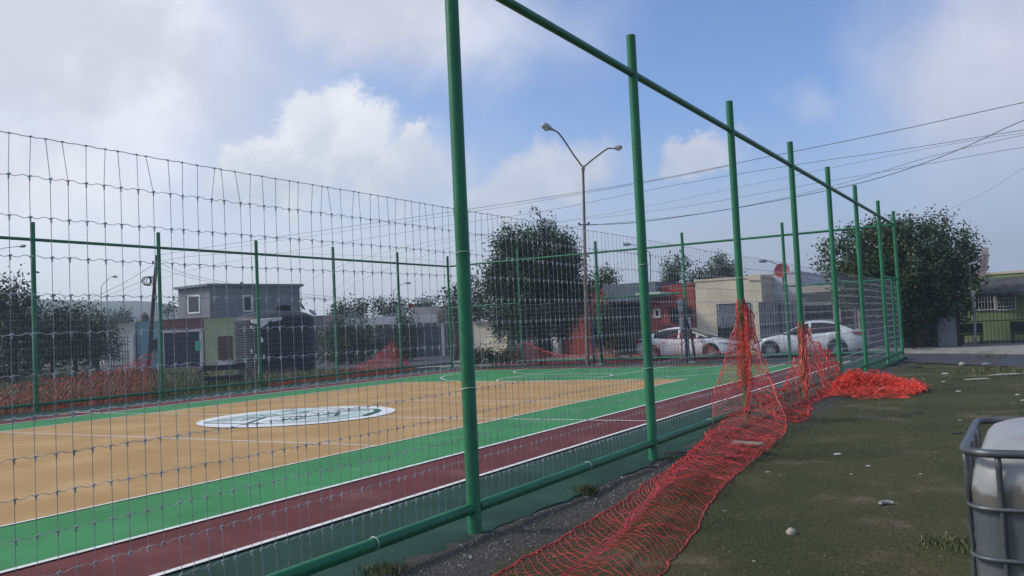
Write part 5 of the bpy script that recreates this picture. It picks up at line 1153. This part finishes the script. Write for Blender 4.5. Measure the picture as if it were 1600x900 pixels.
# peeling label remains, following the curve of the wall
M_peel = mat('peeling_pale_film', (.62, .64, .66), .7, 0, .15, 2)
def patch(pts, name='peeling_patch'):
    b = MB(); V = []
    poly = [Vector((x, y, 0)) for x, y in pts]
    # dense fan: subdivide polygon on a grid so that it bends with the wall
    xs = [p.x for p in poly]; ys = [p.y for p in poly]
    def inside(x, y):
        r_ = False; j = len(poly)-1
        for i in range(len(poly)):
            if (poly[i].y > y) != (poly[j].y > y) and x < (poly[j].x-poly[i].x)*(y-poly[i].y)/(poly[j].y-poly[i].y)+poly[i].x: r_ = not r_
            j = i
        return r_
    st_ = .55
    x = min(xs)
    while x < max(xs):
        y = min(ys)
        while y < max(ys):
            if inside(x+st_/2, y+st_/2):
                c_ = []
                for dx, dy in ((0, 0), (st_, 0), (st_, st_), (0, st_)):
                    q = at(x+dx, y+dy, Yk)-tk.location; xx = max(-rad*.98, min(rad*.98, q.x)); rz_ = rad*1.004
                    if q.z > zs-bz: rz_ = rad*(1.004-.13*((q.z-(zs-bz))/H_))
                    c_.append(Vector((xx, -math.sqrt(max(rz_**2-xx*xx, .01)), q.z)))
                b.add(c_, [(3, 2, 1, 0)])
            y += st_
        x += st_
    return b.build(name, M_peel, tk)
patch([(405, 500), (451, 496), (452, 500), (440, 503), (436, 501), (430, 507), (423, 512), (420, 514), (419, 508), (413, 506), (406, 505)])
patch([(418, 527), (423, 526), (426, 531), (424, 535), (420, 532)]); patch([(404, 509), (408, 510), (408, 514), (405, 513)]); patch([(405, 545), (408, 545), (408, 551), (406, 550)]); patch([(413, 552), (415, 553), (415, 559), (413, 558)]); patch([(426, 551), (428, 555), (427, 560), (425, 559)]); patch([(417, 570), (420, 571), (419, 582), (417, 581)])
b = MB(); q = at(484, 574, Yk)-tk.location; b.lathe((rad*.93, -.55, .32), [(0, 0), (.07, 0), (.07, .22), (.09, .22), (.09, .28), (0, .28)], 12, ax=(.8, -.6, 0)); b.build('outlet_pipe', M_tank, tk, smooth=True, auto=40)
b = MB()
for i in range(9): b.tube([(-rad*1.005*math.cos(.10), -rad*1.005*math.sin(.10)*1, .6+i*.26), (-rad*1.02*math.cos(.35), -rad*1.02*math.sin(.35), .6+i*.26)], .02, 4)
b.build('ladder_rungs', M_galv, tk)
# ------------------------------------------------------------------ iron bench with round ends
Yb = 33.0; M_bn = mat('dark_green_iron', (.018, .04, .04), .5, .2, .15, 5); M_bs = mat('dark_bench_boards', (.022, .024, .035), .7, 0, .2, 6)
pL, pR = at(316, 596, Yb-.6), at(382, 590.5, Yb+.3); mid_ = (pL+pR)/2; be = empty('park_bench', (mid_.x, mid_.y, -.05), 'dark park bench with round iron ends in the weeds before the water tank', 'bench')
e_ = (pR-pL); e_.z = 0; half = e_.length/2; e_.normalize(); n_ = Vector((-e_.y, e_.x, 0))
def lb(a, d, z): return e_*a+n_*d+Vector((0, 0, z))
for s_, pz in ((-1, pL.z), (1, pR.z)):
    b = MB(); cz = .40
    b.tube([lb(s_*half+.0, .27*math.cos(a), cz+.27*math.sin(a)) if False else lb(s_*half+.26*math.cos(a), .06*math.sin(a), cz+.27*math.sin(a)) for a in np.linspace(0, 6.283, 26)], .022, 6)
    for k, zz in enumerate((-.12, -.02, .08, .16)): w__ = math.sqrt(.26**2-zz**2)*.8; b.tube([lb(s_*half-w__, 0, cz+zz), lb(s_*half+w__, 0, cz+zz)], .012, 4)
    wb2 = b.build('end_frame', M_bn, be, smooth=True)
    for dx in (-.16, .14):
        b = MB(); b.tube([lb(s_*half+dx*.5, 0, cz-.22), lb(s_*half+dx, .0, .0)], .02, 5); b.build('leg', M_bn, be)
for nm, z0, z1, d in (('backrest', .66, .86, -.08), ('seat', .40, .46, .22)):
    b = MB()
    k = 3 if nm == 'backrest' else 4
    for i in range(k):
        if nm == 'backrest': z = z0+(z1-z0)*(i+.5)/k; b.box(lb(0, d, z), e_*(half+.02), n_*.014, Vector((0, 0, (z1-z0)/k*.47)))
        else: b.box(lb(0, -.05+i*.12, .44), e_*(half-.05), n_*.052, Vector((0, 0, .016)))
    b.build(nm, M_bs, be)
b = MB(); b.box(lb(0, -.06, .33), e_*(half-.05), n_*.012, Vector((0, 0, .08))); b.build('apron', M_bs, be)
# ------------------------------------------------------------------ steel goal supports at the end line
for w, w2, lab, hz in ((11.72, 11.45, 'navy steel upright with slanting brace beside the street lamp', 2.35), (7.72, 7.48, 'navy steel upright with slanting brace in front of the white car', 2.5)):
    g_ = empty('goal_upright', P(33.0, w, 0), lab, 'goal post', 'navy uprights at the end line')
    b = MB(); b.box(P(32.95, w, hz/2), B*.045, A*.045, Vector((0, 0, hz/2))); wbuild(b, 'upright', M_navy, g_)
    t0_ = 33.25; q = [P(33.0, w-.03, hz*.66), P(33.15, w2+.06, hz*.46), P(33.2, w2, .0)]
    b = MB(); b.tube(q, .055, 4); wbuild(b, 'brace', M_navy, g_)
    b = MB(); b.tube([P(32.98, w, hz*.46), P(33.15, w2, hz*.46)], .025, 5); wbuild(b, 'cross_tie', M_galv, g_)
    b = MB(); b.box(P(33.08, (w+w2)/2, .03), B*.22, A*.16, Vector((0, 0, .025))); wbuild(b, 'footing', M_conc, g_)
# ------------------------------------------------------------------ caged tank (bottom right)
corner = P(3.78, -3.765); ib = empty('caged_tank', corner+A*.55-B*.5, 'used white plastic tank in a grey tubular steel cage, at the bottom right', 'tank')
M_cage = mat('cage_tube_steel', (.12, .13, .14), .42, .4, .2, 6, stain=(.13, .13, .135), sscale=5); 
M_bot = mat('milky_plastic', (.36, .36, .355), .48, 0, .06, 2, stain=(.26, .25, .23), sscale=2.2, slo=.45, shi=.7, spec=.5)
tn = M_bot.node_tree; bs = [q for q in tn.nodes if q.type == 'BSDF_PRINCIPLED'][0]; src = bs.inputs['Base Color'].links[0].from_socket; gc = [q for q in tn.nodes if q.type == 'TEX_COORD'][0]
sx = tn.nodes.new('ShaderNodeSeparateXYZ'); tn.links.new(gc.outputs['Object'], sx.inputs[0]); nz_ = tn.nodes.new('ShaderNodeTexNoise'); nz_.inputs['Scale'].default_value = 9; nz_.inputs['Detail'].default_value = 6; tn.links.new(gc.outputs['Object'], nz_.inputs['Vector'])
ma = tn.nodes.new('ShaderNodeMath'); ma.operation = 'MULTIPLY_ADD'; tn.links.new(nz_.outputs[0], ma.inputs[0]); ma.inputs[1].default_value = .16; tn.links.new(sx.outputs[2], ma.inputs[2])
def band(lo, hi, col, prev):                    # dirty tide line left by the old contents
    mr_ = tn.nodes.new('ShaderNodeMapRange'); mr_.interpolation_type = 'SMOOTHSTEP'; tn.links.new(ma.outputs[0], mr_.inputs[0]); mr_.inputs[1].default_value = lo; mr_.inputs[2].default_value = hi; mr_.inputs[3].default_value = 1; mr_.inputs[4].default_value = 0
    mx_ = tn.nodes.new('ShaderNodeMix'); mx_.data_type = 'RGBA'; tn.links.new(mr_.outputs[0], mx_.inputs[0]); tn.links.new(prev, mx_.inputs[6]); mx_.inputs[7].default_value = (*col, 1); return mx_.outputs[2]
src = band(1.07, 1.10, (.115, .105, .085), src); src = band(1.01, 1.05, (.085, .095, .10), src); src = band(.72, .95, (.135, .14, .145), src); tn.links.new(src, bs.inputs['Base Color'])
Lt, Lw = 1.12, 1.0
def rr_ring(l, w, r_, z, k=7, dz=None):          # rounded rectangle in the tank frame (along A, -B)
    out = []
    for cx_, cy_, a0_ in ((l/2-r_, w/2-r_, 0), (-l/2+r_, w/2-r_, 90), (-l/2+r_, -w/2+r_, 180), (l/2-r_, -w/2+r_, 270)):
        for i in range(k): a = R(a0_+90*i/(k-1)); out.append(A*(cx_+r_*math.cos(a))+(-B)*(cy_+r_*math.sin(a))+Vector((0, 0, z)))
    return out
b = MB(); rings = []
for z, ins, rc in ((.16, .04, .09), (.20, .01, .11), (1.0, .0, .11), (1.07, .010, .12), (1.125, .03, .14), (1.165, .065, .17), (1.19, .12, .19), (1.20, .24, .18), (1.205, .42, .05)):
    rings.append(rr_ring(Lt-.035-ins*2, Lw-.035-ins*2, min(rc, (Lw-.035-ins*2)/2-.01), z))
b.loft(rings, closed=True, caps=True); b.build('bottle', M_bot, ib, smooth=True, auto=60)
b = MB(); b.lathe((0, 0, 1.195), [(.11, 0), (.11, .045), (.10, .055), (0, .055)], 24); b.build('cap', M_bump, ib, smooth=True, auto=40)
def closed_tube(pts, r_, name, flat=1.0):
    b = MB(); b.tube(pts+[pts[0], pts[1]], r_, 10, cap=False); return b.build(name, M_cage, ib, smooth=True)
closed_tube(rr_ring(Lt, Lw, .12, 1.155), .0165, 'rim_tube')
for z in (.945, .755, .565, .375, .2): closed_tube(rr_ring(Lt-.012, Lw-.012, .10, z), .0092, 'cage_ring')
for (l, w, n_, swap) in ((Lt, Lw, 3, 0), (Lw, Lt, 3, 1)):
    for s_ in (-1, 1):
        for i in range(n_+1):
            f = -.5+(i+.0)/n_; u_ = f*(l-.24)*1.0
            q = (A*u_+(-B)*(s_*(w/2-.004))) if not swap else (A*(s_*(w/2-.004))+(-B)*u_)
            inn = -q.normalized()*0
            b = MB(); b.tube([q+Vector((0, 0, 1.15)), q*.995+Vector((0, 0, 1.10)), q*.995+Vector((0, 0, .96)), q*.99+Vector((0, 0, .94)), q*.995+Vector((0, 0, .85)), q*.99+Vector((0, 0, .76)), q*.995+Vector((0, 0, .66)), q*.99+Vector((0, 0, .56)), q*.99+Vector((0, 0, .14))], [.012, .012, .011, .008, .011, .008, .011, .008, .010], 8); b.build('upright_tube', M_cage, ib, smooth=True)
b = MB(); 
for f in (-.46, 0, .46):
    b.box(-B*f+Vector((0, 0, .02)), A*(Lt/2), -B*.05, Vector((0, 0, .06)))
b.box(Vector((0, 0, .10)), A*(Lt/2), -B*(Lw/2), Vector((0, 0, .018))); b.build('pallet', M_cage, ib)
ib.location.z = -.06
# ------------------------------------------------------------------ litter
M_stone = mat('pale_stone', (.42, .39, .33), .85, 0, .15, 9, bump=.5, bscale=40); M_bone = mat('weathered_plastic', (.30, .30, .29), .6, 0, .15, 12); M_plank = mat('weathered_board', (.30, .24, .20), .85, 0, .2, 8, bump=.5, bscale=30); M_paper = mat('litter_white', (.55, .55, .52), .7, 0, .08, 8); M_dk = mat('dark_scrap', (.035, .033, .03), .8, 0, .2, 9)
def stone(px, py, sx_, sy_, sz_, m_, label, name='stone', cat='stone', group=None, seed=0, rz=0):
    q = gp(px, py); t, w = TW(q); q.z = gh(t, w)+sz_*.35; rg = random.Random(seed); b = MB(); rings = []
    n = 12
    for i in range(7):
        ph = math.pi*i/6; rr_ = math.sin(ph); z = -math.cos(ph)
        rings.append([Vector((sx_*rr_*math.cos(a+rz)*(1+.18*math.sin(3*a+seed)+.08*rg.uniform(-1, 1)), sy_*rr_*math.sin(a+rz)*(1+.1*rg.uniform(-1, 1)), sz_*z*(1+.1*math.sin(2*a+i)))) for a in np.linspace(0, 2*math.pi, n, endpoint=False)])
    b.loft(rings, closed=True); return tag(b.build(name, m_, smooth=True, loc=q), label, cat, group)
stone(1236.5, 834, .036, .032, .036, M_stone, 'small round pale stone alone on the dark ground, front centre right', seed=1)
stone(1503, 566, .10, .09, .075, M_stone, 'pale lump of rubble at the street edge', name='rubble', cat='rubble', seed=2); stone(1541, 566, .16, .12, .06, M_greyc, 'dark lump of rubble at the street edge, right of the pale one', name='rubble', cat='rubble', seed=3)
stone(1574, 585, .42, .10, .03, M_stone, 'long flat white stone at the right edge', seed=4, rz=0)
stone(1529, 590, .34, .10, .022, M_stone, 'thin flat grey slab left of the long white stone', name='flat_slab', seed=5)
scr = [(1425, 590, .045, 'white scrap just right of the orange net heap, nearer of two'), (1477, 583, .09, 'pale scrap left of the thin flat grey slab, larger of the group'), (1474, 593, .05, 'small pale scrap straight left of the thin flat grey slab'), (1443, 590, .04, 'tiny pale scrap behind the right tip of the orange net heap'),
       (1497, 607, .06, 'pale scrap in front of the thin flat grey slab'), (1590, 612, .05, 'pale scrap at the right edge, above the caged tank'), (1598, 622, .06, 'lower pale scrap at the right edge, above the caged tank'), (1309, 703, .05, 'pale flat scrap on the open ground right of the pinkish board'), (1356, 723, .03, 'small pale scrap midway between the pinkish board and the caged tank'),
       (1330, 735, .02, 'tiny pale scrap nearer than the one right of the pinkish board'), (1500, 653, .025, 'small pale scrap behind the far corner of the caged tank'), (1438, 736, .018, 'tiny pale scrap left of the caged tank, level with its top ring'), (1200, 732, .03, 'pale scrap at the right border of the trailing orange net'),
       (1132, 795, .012, 'small white chip right of the trailing net, level with the plastic curl'), (1316, 612, .05, 'pale scrap at the left foot of the orange net heap'), (1120, 815, .010, 'smallest white chip beside the trailing net'), (1178, 873, .012, 'pale chip near the bottom edge, left of the round stone')]
for i, (px, py, s_, lab) in enumerate(scr):
    stone(px, py, s_, s_*.6, s_*.25, M_paper if i % 3 else M_stone, lab, name='litter_scrap', cat='litter', group='pale scraps on the ground', seed=20+i, rz=i*1.3)
cl = [(1446, 580, .10, 'dark clod behind the right end of the orange net heap'), (1480, 597, .12, 'dark flat clod left of the thin grey slab'), (1430, 642, .12, 'dark clod on the ground in front of the orange net heap'), (1494, 672, .08, 'dark clod just left of the caged tank rim'), (1180, 771, .02, 'small dark clod right of the trailing net'), (1432, 712, .02, 'tiny dark clod in the middle of the bare ground'),
      (1428, 574, .22, 'long dark lump standing for the post shadow at the fence corner'), (1050, 708, .16, 'dark lump standing for the shadow at the foot of the second near post'), (1010, 728, .1, 'dark clod at the slab edge before the second near post'), (1270, 630, .12, 'dark clod below the wrapped fourth post')]  # fence corner and second post foot: dark lumps laid as the posts' cast shadows
for i, (px, py, s_, lab) in enumerate(cl):
    stone(px, py, s_, s_*.45, s_*.14, M_dk, lab, name='clod', cat='clod', group='dark clods on the ground', seed=60+i, rz=i*.7)
# shell shaped curl of plastic
q = gp(1386, 786); t, w = TW(q); q.z = gh(t, w)+.012; b = MB(); rings = []
for i in range(15):
    a = math.pi*(1.25*i/14-.1); c_ = Vector((.055*math.cos(a), .038*math.sin(a), .006)); d = Vector((math.cos(a), math.sin(a), 0)); r_ = .010+.010*math.sin(math.pi*i/14)
    rings.append([c_+d*r_*math.cos(f)+Vector((0, 0, r_*math.sin(f))) for f in np.linspace(0, 5.6, 9)])
b.loft(rings); tag(b.build('plastic_curl', M_bone, smooth=True, loc=q), 'curled grey plastic piece, like a shell, on the open ground', 'litter')
# board under the net
q = gp(1168, 703); t, w = TW(q); b = MB(); o_ = P(t, w, gh(t, w)+.13); dv = (gp(1196, 705)-gp(1144, 701)).normalized(); dn = Vector((-dv.y, dv.x, 0)); b.box((0, 0, 0), dv*.22, dn*.045, Vector((0, 0, .011)))
tag(b.build('board', M_plank, loc=o_), 'short pinkish board lying across the trailing orange net', 'board')
q = gp(1420, 606); 

# ------------------------------------------------------------------ light haze in the air
hb_ = MB(); hb_.bx(-900, 900, -900, 900, -4.2, 42)
hm = bpy.data.materials.new('haze'); hm.use_nodes = True; ht = hm.node_tree; ht.nodes.clear()
ho = ht.nodes.new('ShaderNodeOutputMaterial'); pv = ht.nodes.new('ShaderNodeVolumePrincipled'); pv.inputs['Color'].default_value = (.74, .86, .98, 1); pv.inputs['Density'].default_value = .0010; pv.inputs['Anisotropy'].default_value = .3
ht.links.new(pv.outputs[0], ho.inputs['Volume'])
hz = hb_.build('haze', hm, kind='stuff'); tag(hz, 'thin pale haze in the air', 'haze')
